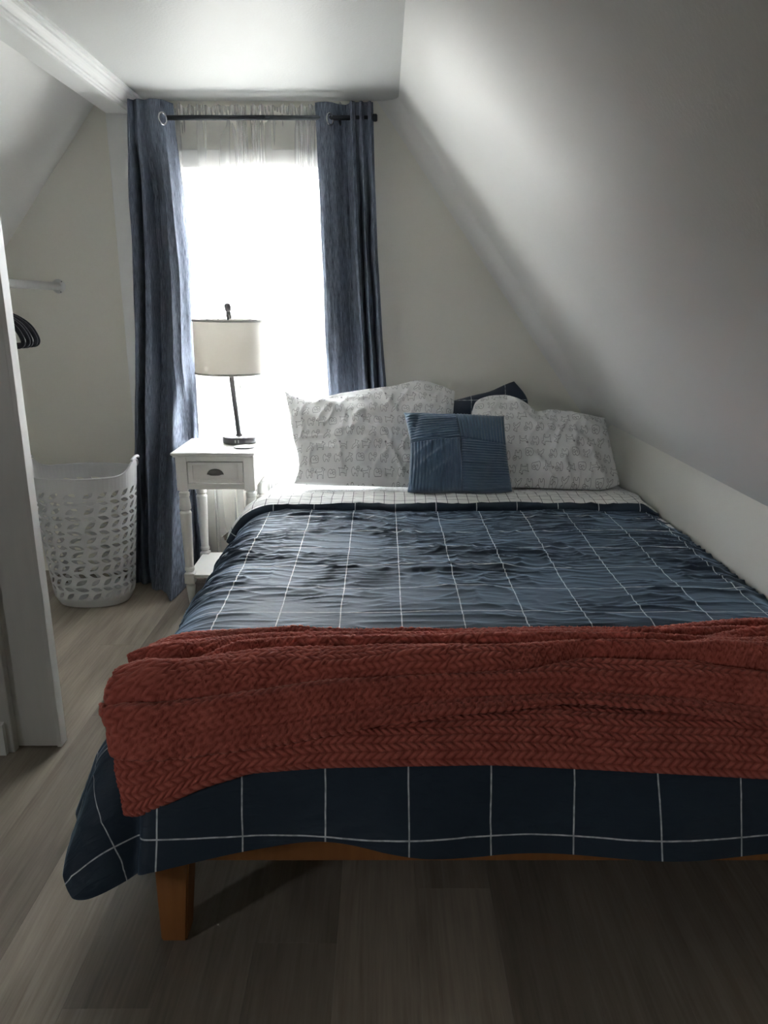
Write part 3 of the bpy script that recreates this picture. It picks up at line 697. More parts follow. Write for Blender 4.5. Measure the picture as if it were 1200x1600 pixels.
# ------------------------------------------------------------------ pillows
def cloth_pillow(name, top, right, bottom, left, T, m, frame, label, cat, noise=0.019, step=0.006, uvo=(0, 0), uvs=(1, 1), ribs=None, seed=0, fold=None, parent=None, pw=0.5, flip=False):
    """outline in the pillow's own plane (x, s); frame = (xc, y0, z0, lean deg)"""
    def curve(pts, n):
        pts = np.array(catmull(pts, n=8)); L_ = np.r_[0, np.cumsum(np.linalg.norm(np.diff(pts, axis=0), axis=1))]; L_ /= L_[-1]
        t = np.linspace(0, 1, n); return np.stack([np.interp(t, L_, pts[:, 0]), np.interp(t, L_, pts[:, 1])], -1)
    W_ = abs(top[-1][0]-top[0][0]); H_ = abs(top[0][1]-bottom[0][1])
    nu = int(W_/step); nv = int(H_/step)
    Tt, Bt = curve(top, nu), curve(bottom, nu); Rt, Lt = curve(right, nv)[::-1], curve(left, nv)[::-1]
    u = np.linspace(0, 1, nu)[:, None, None]; v = np.linspace(0, 1, nv)[None, :, None]
    S = (1-v)*Bt[:, None] + v*Tt[:, None] + (1-u)*Lt[None] + u*Rt[None] - ((1-u)*(1-v)*Bt[0] + u*(1-v)*Bt[-1] + (1-u)*v*Tt[0] + u*v*Tt[-1])
    U, V = u[..., 0]+0*v[..., 0], v[..., 0]+0*u[..., 0]
    e = (np.clip(4*U*(1-U), 0, 1)*np.clip(4*V*(1-V), 0, 1))
    th = T*e**pw
    cx, y0, z0, lean = frame; sa, ca = math.sin(R(lean)), math.cos(R(lean))
    px, ps = S[..., 0], S[..., 1]
    env = np.minimum(1, e*6)
    d = noise*(pnoise(px*6+seed, ps*6+seed, 81)*0.8 + ridged(px*5+seed, ps*5+px*4, 83+seed)*0.55 + 0.35*ridged(px*11, ps*9-px*6+seed, 85))*env
    if fold: d = d + fold(px, ps)*env
    rb = 0
    if ribs is not None: rb = ribs(U, V, px, ps)*np.minimum(1, e*30)
    seam = 0.0015
    out = []
    for side in (1, -1):
        hgt = side*(th*(1.0 if side > 0 else 0.75) + seam) + (d if side > 0 else 0.3*d) + side*rb
        # point = base + s*up + hgt*normal(front)
        X = cx + px; Y = y0 + ps*sa - hgt*ca; Z = z0 + ps*ca + hgt*sa
        out.append(np.stack([X, Y, Z], -1))
    P0, P1 = out
    # one closed mesh: front grid + back grid mirrored along a seam
    P = np.concatenate([P0, P1[:, ::-1]], 1)
    ringP = np.concatenate([P, P[:, :1]], 1)
    UV = np.stack([px*uvs[0]+uvo[0], ps*uvs[1]+uvo[1]], -1); UV2 = np.concatenate([UV, UV[:, ::-1]+0.37], 1)
    o = grid_obj(name, P, m, uv=UV2, wrap=False)
    # close the remaining borders
    me = o.data; bm = bmesh.new(); bm.from_mesh(me)
    n_, k_ = P.shape[:2]; bm.verts.ensure_lookup_table()
    uvl = bm.loops.layers.uv.active
    vid = lambda i, j: bm.verts[i*k_+j]
    for i in range(n_-1):
        f = bm.faces.new((vid(i, k_-1), vid(i+1, k_-1), vid(i+1, 0), vid(i, 0))); f.smooth = True
    h_ = k_//2
    for i in (0, n_-1):
        for j in range(h_-1):
            try:
                f = bm.faces.new((vid(i, j), vid(i, j+1), vid(i, k_-2-j), vid(i, k_-1-j))); f.smooth = True
            except ValueError: pass
    bmesh.ops.recalc_face_normals(bm, faces=bm.faces[:])
    bm.to_mesh(me); bm.free()
    if label: tag(o, label, cat)
    return o
def fold_left(px, ps):
    # crease from the top left corner towards the middle, horizontal packing crease
    l = ps - (0.44-0.42*(px+0.43)); f = 0.016*np.exp(-(l/0.03)**2)*np.exp(-((px+0.30)/0.13)**2)
    f += 0.003*np.exp(-((ps-0.20-0.01*px)/0.004)**2)
    f += -0.02*np.exp(-((px+0.22)/0.10)**2-((ps-0.40)/0.05)**2)
    return f
cloth_pillow('pillow', [(-0.444, 0.443), (-0.388, 0.416), (-0.315, 0.392), (-0.23, 0.423), (-0.115, 0.443), (0.029, 0.464), (0.159, 0.497), (0.246, 0.475), (0.317, 0.443)],
    [(0.317, 0.443), (0.306, 0.332), (0.290, 0.186), (0.262, -0.022)], [(-0.385, -0.005), (-0.272, -0.012), (-0.109, -0.015), (0.054, -0.02), (0.262, -0.022)],
    [(-0.444, 0.443), (-0.42, 0.332), (-0.398, 0.218), (-0.376, 0.138), (-0.368, 0.06), (-0.385, -0.005)], 0.075, M_dog, (0, 3.115, 0.572, 36),
    'large white dog-print pillow beside the nightstand, left of the corduroy cushion', 'pillow', fold=fold_left, seed=1, uvs=(1, 0.82))
cloth_pillow('pillow', [(0.390, 0.342), (0.415, 0.396), (0.488, 0.421), (0.574, 0.411), (0.629, 0.382), (0.677, 0.342), (0.74, 0.349), (0.852, 0.332), (0.975, 0.309)],
    [(0.975, 0.309), (0.985, 0.186), (1.0, 0.06), (1.005, -0.007)], [(0.353, -0.019), (0.543, -0.022), (0.759, -0.028), (0.921, -0.034), (1.005, -0.007)],
    [(0.39, 0.342), (0.371, 0.186), (0.357, 0.06), (0.353, -0.019)], 0.075, M_dog, (0, 3.115, 0.572, 36),
    'rumpled white dog-print pillow leaning in the corner by the right wall', 'pillow', seed=5, noise=0.030, uvo=(0.03, 0.06), uvs=(-1.0, -0.82),
    fold=lambda px, ps: -0.03*np.exp(-((px-0.66)/0.05)**2-((ps-0.34)/0.06)**2) + 0.014*np.sin((px*0.5+ps)*38)*np.exp(-((px-0.62)/0.22)**2)*0.35)
def cord_ribs(U, V, px, ps):
    pitch = 1/31.0
    # four patches, ribs alternately along and across; seam a bit right of centre
    uc, vc = 0.515, 0.60 + 0.0*U
    vc = 0.64 - 0.10*(0.515-U)*(U < 0.515) - 0.10*np.maximum(0, U-0.515)
    horiz = ((U < uc) & (V > vc)) | ((U >= uc) & (V <= vc))
    ph = np.where(horiz, V-np.where(U < uc, 0.14*(U-uc)*(1-(V-vc)), 0), U)/pitch
    r = np.abs(np.sin(np.pi*ph))**0.7*0.0062
    seam = np.exp(-((U-uc)/0.006)**2) + np.exp(-((V-vc)/0.006)**2)
    return r*(1-0.9*np.clip(seam, 0, 1)) - 0.004*np.clip(seam, 0, 1)
def cord_fold(px, ps):
    f = 0
    for o, w_ in ((-0.02, 0.016), (0.055, 0.014), (0.115, 0.012)):
        l = (ps-0.02) - 0.75*(px-0.13) - o; f = f + 0.012*np.exp(-(l/w_)**2)*np.exp(-((px-0.19)/0.08)**2)*np.exp(-((ps-0.10)/0.09)**2)
    l = (px-0.135)-0.25*(ps-0.28); f = f - 0.010*np.exp(-(l/0.012)**2)*sstep(ps, 0.18, 0.26)
    return f
cloth_pillow('cushion', [(0.082, 0.331), (0.212, 0.323), (0.318, 0.32), (0.424, 0.315), (0.498, 0.315)],
    [(0.498, 0.315), (0.499, 0.222), (0.505, 0.112), (0.518, -0.01)], [(0.095, -0.013), (0.155, -0.018), (0.258, -0.016), (0.412, -0.021), (0.518, -0.01)],
    [(0.082, 0.331), (0.1, 0.25), (0.107, 0.194), (0.104, 0.084), (0.095, -0.013)], 0.062, M_cord, (0, 2.945, 0.585, 30),
    'small square steel-blue corduroy cushion propped between the two white pillows', 'cushion', noise=0.004, step=0.0022, ribs=cord_ribs, fold=cord_fold, pw=0.42)
cloth_pillow('pillow_sham', [(0.149, 0.336), (0.322, 0.368), (0.417, 0.392), (0.492, 0.41), (0.565, 0.442), (0.604, 0.456)],
    [(0.604, 0.456), (0.66, 0.389), (0.675, 0.32), (0.711, -0.01)], [(0.212, -0.01), (0.45, -0.02), (0.711, -0.01)], [(0.149, 0.336), (0.18, 0.2), (0.212, -0.01)],
    0.048, M_sham, (0, 3.45, 0.51, 8), 'dark navy checked pillow standing behind the white pillows against the wall', 'pillow', seed=9, noise=0.008)

# ------------------------------------------------------------------ nightstand
NX0, NX1, NY0, NY1, NZ = -0.905, -0.548, 3.115, 3.485, 0.70
ns = thing('nightstand', 'white wooden nightstand with one drawer, turned legs and a low shelf', 'nightstand', ((NX0+NX1)/2, (NY0+NY1)/2, 0))
def np_(name, bm, m=M_white, smooth=False): return bp(name, bm, m, smooth, ns)
bm = bmesh.new(); box(bm, NX0, NX1, NY0, NY1, NZ-0.012, NZ, bev=0.004); box(bm, NX0+0.006, NX1-0.006, NY0+0.006, NY1-0.004, NZ-0.021, NZ-0.012, bev=0.003)
np_('tabletop', bm)
bx0, bx1, by0, by1 = NX0+0.016, NX1-0.006, NY0+0.014, NY1-0.012
zb = 0.532; lw_ = 0.046
legprof = [(0.0, 0.0), (0.010, 0.0), (0.012, 0.01), (0.020, 0.085), (0.021, 0.092), (0.016, 0.100), (0.021, 0.104)]
legprof2 = [(0.021, 0.152), (0.016, 0.158), (0.0215, 0.165), (0.0215, 0.175), (0.018, 0.182), (0.0185, 0.20), (0.0245, 0.40), (0.0255, 0.43), (0.020, 0.440), (0.0255, 0.448), (0.0245, 0.46), (0.0200, 0.500), (0.0225, 0.505), (0.0225, 0.520), (0.018, 0.524), (0.018, 0.534)]
for lx in (bx0, bx1-lw_):
    for ly in (by0, by1-lw_):
        cx_, cy_ = lx+lw_/2, ly+lw_/2
        bm = bmesh.new(); box(bm, lx, lx+lw_, ly, ly+lw_, zb, NZ-0.021, bev=0.002)
        # chamfered lower end of the block
        lathe(bm, legprof, cx_, cy_, 24); box(bm, cx_-0.022, cx_+0.022, cy_-0.022, cy_+0.022, 0.104, 0.152, bev=0.003); lathe(bm, legprof2, cx_, cy_, 24)
        np_('leg', bm, smooth=False)
o_ = np_('side_panel', B(bx0+0.004, bx0+0.016, by0+lw_, by1-lw_, zb+0.008, NZ-0.021))
np_('side_panel', B(bx1-0.016, bx1-0.004, by0+lw_, by1-lw_, zb+0.008, NZ-0.021))
np_('back_panel', B(bx0+lw_, bx1-lw_, by1-0.016, by1-0.004, zb+0.008, NZ-0.021))
np_('top_rail', B(bx0+lw_, bx1-lw_, by0+0.003, by0+0.02, NZ-0.040, NZ-0.021))
np_('bottom_rail', B(bx0+lw_, bx1-lw_, by0+0.003, by0+0.02, zb+0.006, zb+0.030, bev=0.001))
np_('shelf', B(bx0+0.012, bx1-0.012, by0+0.012, by1-0.012, 0.128, 0.144, bev=0.003))
dx0, dx1, dz0, dz1 = bx0+lw_+0.004, bx1-lw_-0.004, zb+0.034, NZ-0.044
bm = bmesh.new(); yf = by0+0.005; fr = 0.020
box(bm, dx0, dx0+fr, yf, yf+0.018, dz0, dz1, bev=0.001); box(bm, dx1-fr, dx1, yf, yf+0.018, dz0, dz1, bev=0.001)
box(bm, dx0+fr, dx1-fr, yf, yf+0.018, dz0, dz0+fr*0.75, bev=0.001); box(bm, dx0+fr, dx1-fr, yf, yf+0.018, dz1-fr*0.75, dz1, bev=0.001)
box(bm, dx0+fr-0.001, dx1-fr+0.001, yf+0.006, yf+0.018, dz0+0.012, dz1-0.012)
box(bm, dx0+0.004, dx1-0.004, yf+0.018, by1-0.05, dz0+0.004, dz0+0.075)
drw = np_('drawer', bm)
# cup pull: half dome
bm = bmesh.new(); cxh, czh = (dx0+dx1)/2-0.002, (dz0+dz1)/2-0.010
for i in range(13):
    pass
rows = []
for i in range(9):
    ph = (i/8)*math.pi/2; row = []
    for j in range(17):
        t = math.pi*j/16
        row.append(bm.verts.new((cxh + 0.036*math.cos(t)*math.cos(ph*0.55)*(1 if True else 0), yf+0.006 - 0.020*math.sin(ph)*math.sin(t)**0.5, czh + 0.026*math.sin(t)*math.cos(ph))))
    rows.append(row)
for i in range(8):
    for j in range(16):
        bm.faces.new((rows[i][j], rows[i][j+1], rows[i+1][j+1], rows[i+1][j]))
bmesh.ops.remove_doubles(bm, verts=bm.verts[:], dist=0.0001)
hd = obj('handle', bm, M_pewter, smooth=True); hd.parent = drw; hd['label'] = 'dark pewter cup pull'
md = hd.modifiers.new('s', 'SOLIDIFY'); md.thickness = 0.002

# ------------------------------------------------------------------ lamp
LX, LY = -0.656, 3.375
lamp = thing('table_lamp', 'table lamp with white drum shade and dark metal pole on the nightstand', 'lamp', (LX, LY, NZ+0.0005))
def lp(name, bm, m, smooth=True, parent=lamp): return obj(name, bm, m, parent, smooth)
tilt = Matrix.Rotation(R(-4.6), 4, 'Y')          # the pole leans a little, the shade hangs level
level = Matrix.Translation((-0.034, 0, 0)) @ Matrix.Rotation(R(0.8), 4, 'Y')
bm = bmesh.new(); lathe(bm, [(0, 0), (0.074, 0), (0.078, 0.003), (0.078, 0.027), (0.074, 0.031), (0.0, 0.031)], seg=56); base = lp('base', bm, M_dark)
for m_ in ():
    pass
for dx in (-0.006, 0.008):
    bm = bmesh.new(); y_ = -math.sqrt(0.078**2-dx**2)-0.0006; box(bm, dx-0.0022, dx+0.0022, y_-0.0005, y_+0.002, 0.010, 0.022); o = lp('charging_port', bm, M_usb, False); o.parent = base
bm = bmesh.new(); lathe(bm, [(0, 0.028), (0.016, 0.028), (0.016, 0.034), (0.0112, 0.040), (0.0112, 0.49), (0.0, 0.50)], seg=20, M=tilt); lp('pole', bm, M_dark)
bm = bmesh.new(); lathe(bm, [(0.006, 0.545), (0.0115, 0.547), (0.0115, 0.574), (0.009, 0.576), (0.012, 0.580), (0.014, 0.586), (0.0145, 0.600), (0.012, 0.609), (0.006, 0.613), (0, 0.614)], seg=20, M=Matrix.Translation((0.024, 0, 0)) @ tilt); lp('finial', bm, M_dark)
bm = bmesh.new(); tube(bm, [tilt @ Vector((0, 0, 0.49)), Matrix.Translation((0.024, 0, 0)) @ tilt @ Vector((0, 0, 0.56))], 0.004, 10); lp('harp', bm, M_dark)
zs0, zs1, r0, r1 = 0.308, 0.541, 0.150, 0.154
bm = bmesh.new(); lathe(bm, [(r0, zs0), (r1-0.003, zs1), (r1-0.0055, zs1), (r0-0.0025, zs0), (r0, zs0)], seg=72, M=level); shd = lp('shade', bm, M_shade)
for z_, r_ in ((zs0, r0), (zs1-0.009, r1-0.003)):
    bm = bmesh.new(); lathe(bm, [(r_+0.0003, z_), (r_+0.0022, z_+0.001), (r_+0.0022, z_+0.009), (r_+0.0003, z_+0.010)], seg=72, M=level); o = lp('binding', bm, M_shadetrim); o.parent = shd
for k in range(3):
    a = k*2.094+0.4; bm = bmesh.new(); p0 = tilt @ Vector((0, 0, 0.564)); p1 = level @ Vector((math.cos(a)*(r1-0.006), math.sin(a)*(r1-0.006), 0.536)); tube(bm, [p0, p1], 0.0015, 6); o = lp('spoke', bm, M_dark); o.parent = shd
bm = bmesh.new(); q = tilt @ Vector((0.030, -0.005, 0)); px_, py_ = q.x-0.020+0.008, q.y
tube(bm, [(px_-0.006, py_, 0.38), (px_-0.004, py_, 0.300), (px_-0.004, py_, 0.286)], 0.0007, 6); tube(bm, [(px_-0.004, py_, 0.286), (px_-0.003, py_, 0.240)], 0.0022, 8); lp('pull_chain', bm, M_dark)
bm = bmesh.new(); lathe(bm, [(0, 0.42), (0.014, 0.42), (0.014, 0.35), (0.0, 0.35)], seg=16, M=tilt); lp('socket', bm, M_dark)
# coaster-like round pad
pad = thing('coaster', 'flat round white coaster with a dark rim in front of the lamp', 'coaster', (-0.613, 3.243, NZ+0.0005))
bm = bmesh.new(); lathe(bm, [(0, 0), (0.042, 0), (0.045, 0.0015), (0.045, 0.0035), (0.043, 0.0042), (0, 0.0042)], seg=40); obj('rim', bm, M_dark, pad, True)
bm = bmesh.new(); lathe(bm, [(0, 0.0045), (0.0415, 0.0045), (0.042, 0.0052), (0.0405, 0.006), (0, 0.006)], seg=40); obj('top', bm, M_disc, pad, True)

# ------------------------------------------------------------------ curtains
RZ, RY = 2.062, 3.475
rod = thing('curtain_rod', 'dark metal curtain rod above the window', 'curtain rod', (-0.55, RY, RZ))
def rp(name, bm, m=M_blackmetal): 
    o = obj(name, bm, m, smooth=True); o.parent = rod; o.matrix_parent_inverse = Matrix.Translation(-Vector(rod.location)); return o
bm = bmesh.new(); tube(bm, [(-1.045, RY, RZ), (-0.50, RY, RZ)], 0.0105, 16); rp('outer_tube', bm)
bm = bmesh.new(); tube(bm, [(-0.50, RY, RZ), (-0.045, RY, RZ)], 0.0095, 16); rp('inner_tube', bm)
for x in (-1.050, -0.040):
    bm = bmesh.new(); s = 1 if x > -0.5 else -1
    Mx = Matrix.Translation((x, RY, RZ)) @ Matrix.Rotation(R(90*s), 4, 'Y')
    lathe(bm, [(0, -0.012), (0.011, -0.012), (0.015, -0.008), (0.015, 0.008), (0.011, 0.012), (0, 0.012)], seg=20, M=Mx); rp('end_cap', bm)
for x in (-0.955, -0.185):
    bm = bmesh.new(); tube(bm, [(x, D-0.001, RZ-0.02), (x, RY+0.02, RZ-0.02), (x, RY, RZ-0.013)], 0.005, 8); box(bm, x-0.012, x+0.012, D-0.004, D-0.0005, RZ-0.05, RZ+0.02); rp('bracket', bm)

def curtain(name, label, xl, xr, folds, ztop, zbot, yc, amp, flip, seed, prof, shift=None):
    """xl, xr, yc, amp: functions of z; folds: breakpoints of the pleats; a wavy sheet"""
    nz = 260; ns_ = 260
    z = np.linspace(zbot, ztop, nz); s = np.linspace(0, 1, ns_)
    Sg, Z = np.meshgrid(s, z, indexing='ij')
    x0, x1, y_, am = xl(Z), xr(Z), yc(Z), amp(Z)
    ox, oy = prof(Sg, Z)
    X = x0+(x1-x0)*ox; Y = y_ + am*oy
    if shift is not None: Y = shift(Sg, Z, X, Y)
    X += 0.004*pnoise(Sg*9, Z*3, seed); Y += 0.008*pnoise(Sg*8+3, Z*4, seed+1)*sstep(ztop-Z, 0.05, 0.4)
    P = np.stack([X, Y, Z], -1)
    ln = np.cumsum(np.linalg.norm(np.diff(P[:, nz//2], axis=0, prepend=P[:1, nz//2]), axis=-1))
    uv = np.stack([np.repeat(ln[:, None], nz, 1), Z], -1)
    o = grid_obj(name, P, M_curtain, uv=uv)
    md = o.modifiers.new('thickness', 'SOLIDIFY'); md.thickness = 0.0025; md.offset = 0
    tag(o, label, 'curtain'); return o
fz = lambda zs, vs_: (lambda Z: np.interp(Z, zs, vs_))
def prof_left(S, Z):
    # three tight pleats at the outer edge, then a wide panel that turns back behind the rod
    x = np.interp(S, [0, 0.10, 0.20, 0.30, 0.40, 0.56, 0.80, 1.0], [0, 0.08, 0.17, 0.26, 0.36, 0.54, 0.86, 1.0])
    kn = [0, 0.05, 0.10, 0.15, 0.20, 0.25, 0.30, 0.36, 0.42, 0.50, 0.60, 0.70, 0.80, 0.88, 0.94, 1.0]
    ya = np.interp(S, kn, [-0.6, -1.1, -1.2, -0.8, -0.5, -0.8, -1.2, -1.1, -0.6, -0.9, -1.3, -1.2, -0.8, 0.1, 0.8, 1.2])
    yb = np.interp(S, kn, [0.3, -0.9, -1.1, -0.2, 0.9, 0.1, -1.1, -1.0, 0.6, 0.9, 0.1, -1.2, -1.0, -0.2, 0.3, 0.7])
    k = sstep(Z, 1.75, 2.02)
    return x + 0.02*np.sin(S*12+Z*1.3)*S*(1-S)*4, ya*k + yb*(1-k) + 0.25*np.sin(S*15+Z*2)*(1-k)
def shift_left(S, Z, X, Y):
    k = sstep(X, -0.975, -0.925)*(1-sstep(Z, 0.75, 1.1))
    Y = Y*(1-k) + (3.512+0.008*np.sin(S*40))*k
    # stays behind the basket at its outer edge
    k2 = (1-sstep(X, -1.12, -1.07))*(1-sstep(Z, 0.70, 0.95))
    return Y*(1-k2) + np.maximum(Y, 3.405+0.012*np.sin(S*30))*k2
cl = curtain('curtain', 'navy heathered curtain panel at the left of the window, reaching the floor behind the basket',
    fz([0.0, 0.14, 0.63, 1.40, 1.79, 2.13], [-1.20, -1.19, -1.165, -1.100, -1.085, -1.068]),
    fz([0.0, 0.44, 0.70, 1.40, 1.78, 2.0, 2.13], [-0.89, -0.885, -0.878, -0.858, -0.868, -0.892, -0.895]),
    None, 2.125, 0.004,
    fz([0.0, 0.10, 0.45, 0.95, 2.13], [3.25, 3.285, 3.40, 3.472, 3.475]), fz([0, 0.5, 1.75, 2.13], [0.062, 0.062, 0.056, 0.032]), 1, 101, prof_left, shift_left)
def prof_right(S, Z):
    # flat panel at the window side, then a recess, then three tight pleats
    x = np.interp(S, [0, 0.28, 0.40, 0.55, 0.64, 0.73, 0.82, 0.91, 1.0], [0, 0.30, 0.46, 0.60, 0.66, 0.76, 0.82, 0.92, 1.0])
    y = np.interp(S, [0, 0.05, 0.16, 0.28, 0.38, 0.46, 0.54, 0.575, 0.62, 0.66, 0.705, 0.75, 0.79, 0.83, 0.87, 0.91, 0.95, 1.0],
                  [-0.2, -0.55, -0.80, -0.35, 0.75, 1.0, 0.2, -1.0, -1.25, -0.9, 0.5, -0.9, -1.2, -0.8, 0.5, -0.8, -1.15, 0.3])
    k = sstep(Z, 1.75, 2.02); y = np.where(S > 0.56, np.minimum(y, y*(1-k)-0.5*k), y)
    return x, y
cr_ = curtain('curtain', 'navy heathered curtain panel at the right of the window behind the left pillow',
    fz([0.35, 0.94, 1.78, 2.13], [-0.245, -0.258, -0.280, -0.289]), fz([0.35, 0.92, 1.52, 2.13], [0.03, 0.010, -0.030, -0.047]),
    None, 2.120, 0.30, fz([0.0, 2.13], [3.50, 3.485]), fz([0, 0.9, 2.13], [0.034, 0.036, 0.030]), 1, 111, prof_right)
def grommet(par, x, y, z, yaw, ry=0):
    bm = bmesh.new(); n = 28; mn = 8
    Mx = Matrix.Translation((x, y, z)) @ Matrix.Rotation(R(yaw), 4, 'Z') @ Matrix.Rotation(R(90), 4, 'X')
    rings = []
    for i in range(n):
        a = 2*math.pi*i/n
        rings.append([bm.verts.new(Mx @ Vector(((0.0225+0.0045*math.cos(2*math.pi*k/mn))*math.cos(a), (0.0225+0.0045*math.cos(2*math.pi*k/mn))*math.sin(a), 0.003*math.sin(2*math.pi*k/mn)))) for k in range(mn)])
    for i in range(n):
        for k in range(mn): bm.faces.new((rings[i][k], rings[i][(k+1) % mn], rings[(i+1) % n][(k+1) % mn], rings[(i+1) % n][k]))
    o = obj('grommet', bm, M_chrome, par, True); o['label'] = 'brushed metal grommet ring'
grommet(cl, -0.921, 3.440, 2.052, 62)
grommet(cr_, -0.226, 3.455, 2.052, 60)

# sheers on a thin rod close to the wall
sr = thing('sheer_rod', 'thin white rod holding the sheer curtains behind the dark rod', 'curtain rod', (-0.55, 3.560, 2.075))
bm = bmesh.new(); tube(bm, [(-0.43, 0, 0), (0.43, 0, 0)], 0.005, 10); obj('tube', bm, M_frame, sr, True)
for x in (-0.43, 0.43):
    bm = bmesh.new(); tube(bm, [(x, 0, 0), (x, D-3.560-0.001, 0)], 0.005, 8); obj('return_bracket', bm, M_frame, sr, True)
def sheer(name, label, x0, x1, seed, folds, dense):
    ns_, nz = 420, 150
    s = np.linspace(0, 1, ns_); z = np.linspace(0.012, 2.128, nz)
    S, Z = np.meshgrid(s, z, indexing='ij')
    W = S*(x1-x0)+x0
    cs = [(x-x0)/(x1-x0) for x in dense]
    dens = 0.45 + sum(2.6*np.exp(-((s-c)/0.09)**2) for c in cs); phs = np.cumsum(dens); phs = phs/phs[-1]
    g = pnoise(S*3, Z*0.3, seed)*0.5
    ph = np.interp(S, s, phs)*folds*2*np.pi + g*2.2
    dn = np.interp(S, s, dens/dens.max())
    pinch = np.exp(-((Z-2.075)/0.022)**2)
    am = (0.008+0.010*dn+(0.010*dn)*sstep(2.06-Z, 0, 0.5))*(1-0.85*pinch)
    fine = 0.0022*np.sin(S*folds*6+2*np.sin(S*23))*np.exp(-np.maximum(0, 2.06-Z)/0.08)
    Y = 3.557 + 0.6*am*np.sin(ph) + fine*(1-0.6*pinch)
    Y = np.clip(Y, 3.534, 3.574)
    X = W + 0.012*np.cos(ph)*sstep(2.1-Z, 0, 0.5) + 0.01*pnoise(S*12, Z*0.7, seed+2)
    top = sstep(Z, 2.085, 2.128)
    Zz = Z + top*(0.012*pnoise(S*15, Z*0, seed+4) + 0.004*np.sin(S*60))
    Y = Y + top*0.006*np.sin(S*folds*16)
    P = np.stack([X, Y, Zz], -1)
    o = grid_obj(name, P, M_sheer, uv=np.stack([S, Z], -1)); tag(o, label, 'sheer curtain'); return o
sheer('sheer_curtain', 'white sheer voile panel covering the left half of the window', -0.965, -0.590, 201, 9, (-0.93, -0.61))
sheer('sheer_curtain', 'white sheer voile panel covering the right half of the window', -0.575, -0.17, 211, 10, (-0.56, -0.34, -0.20))

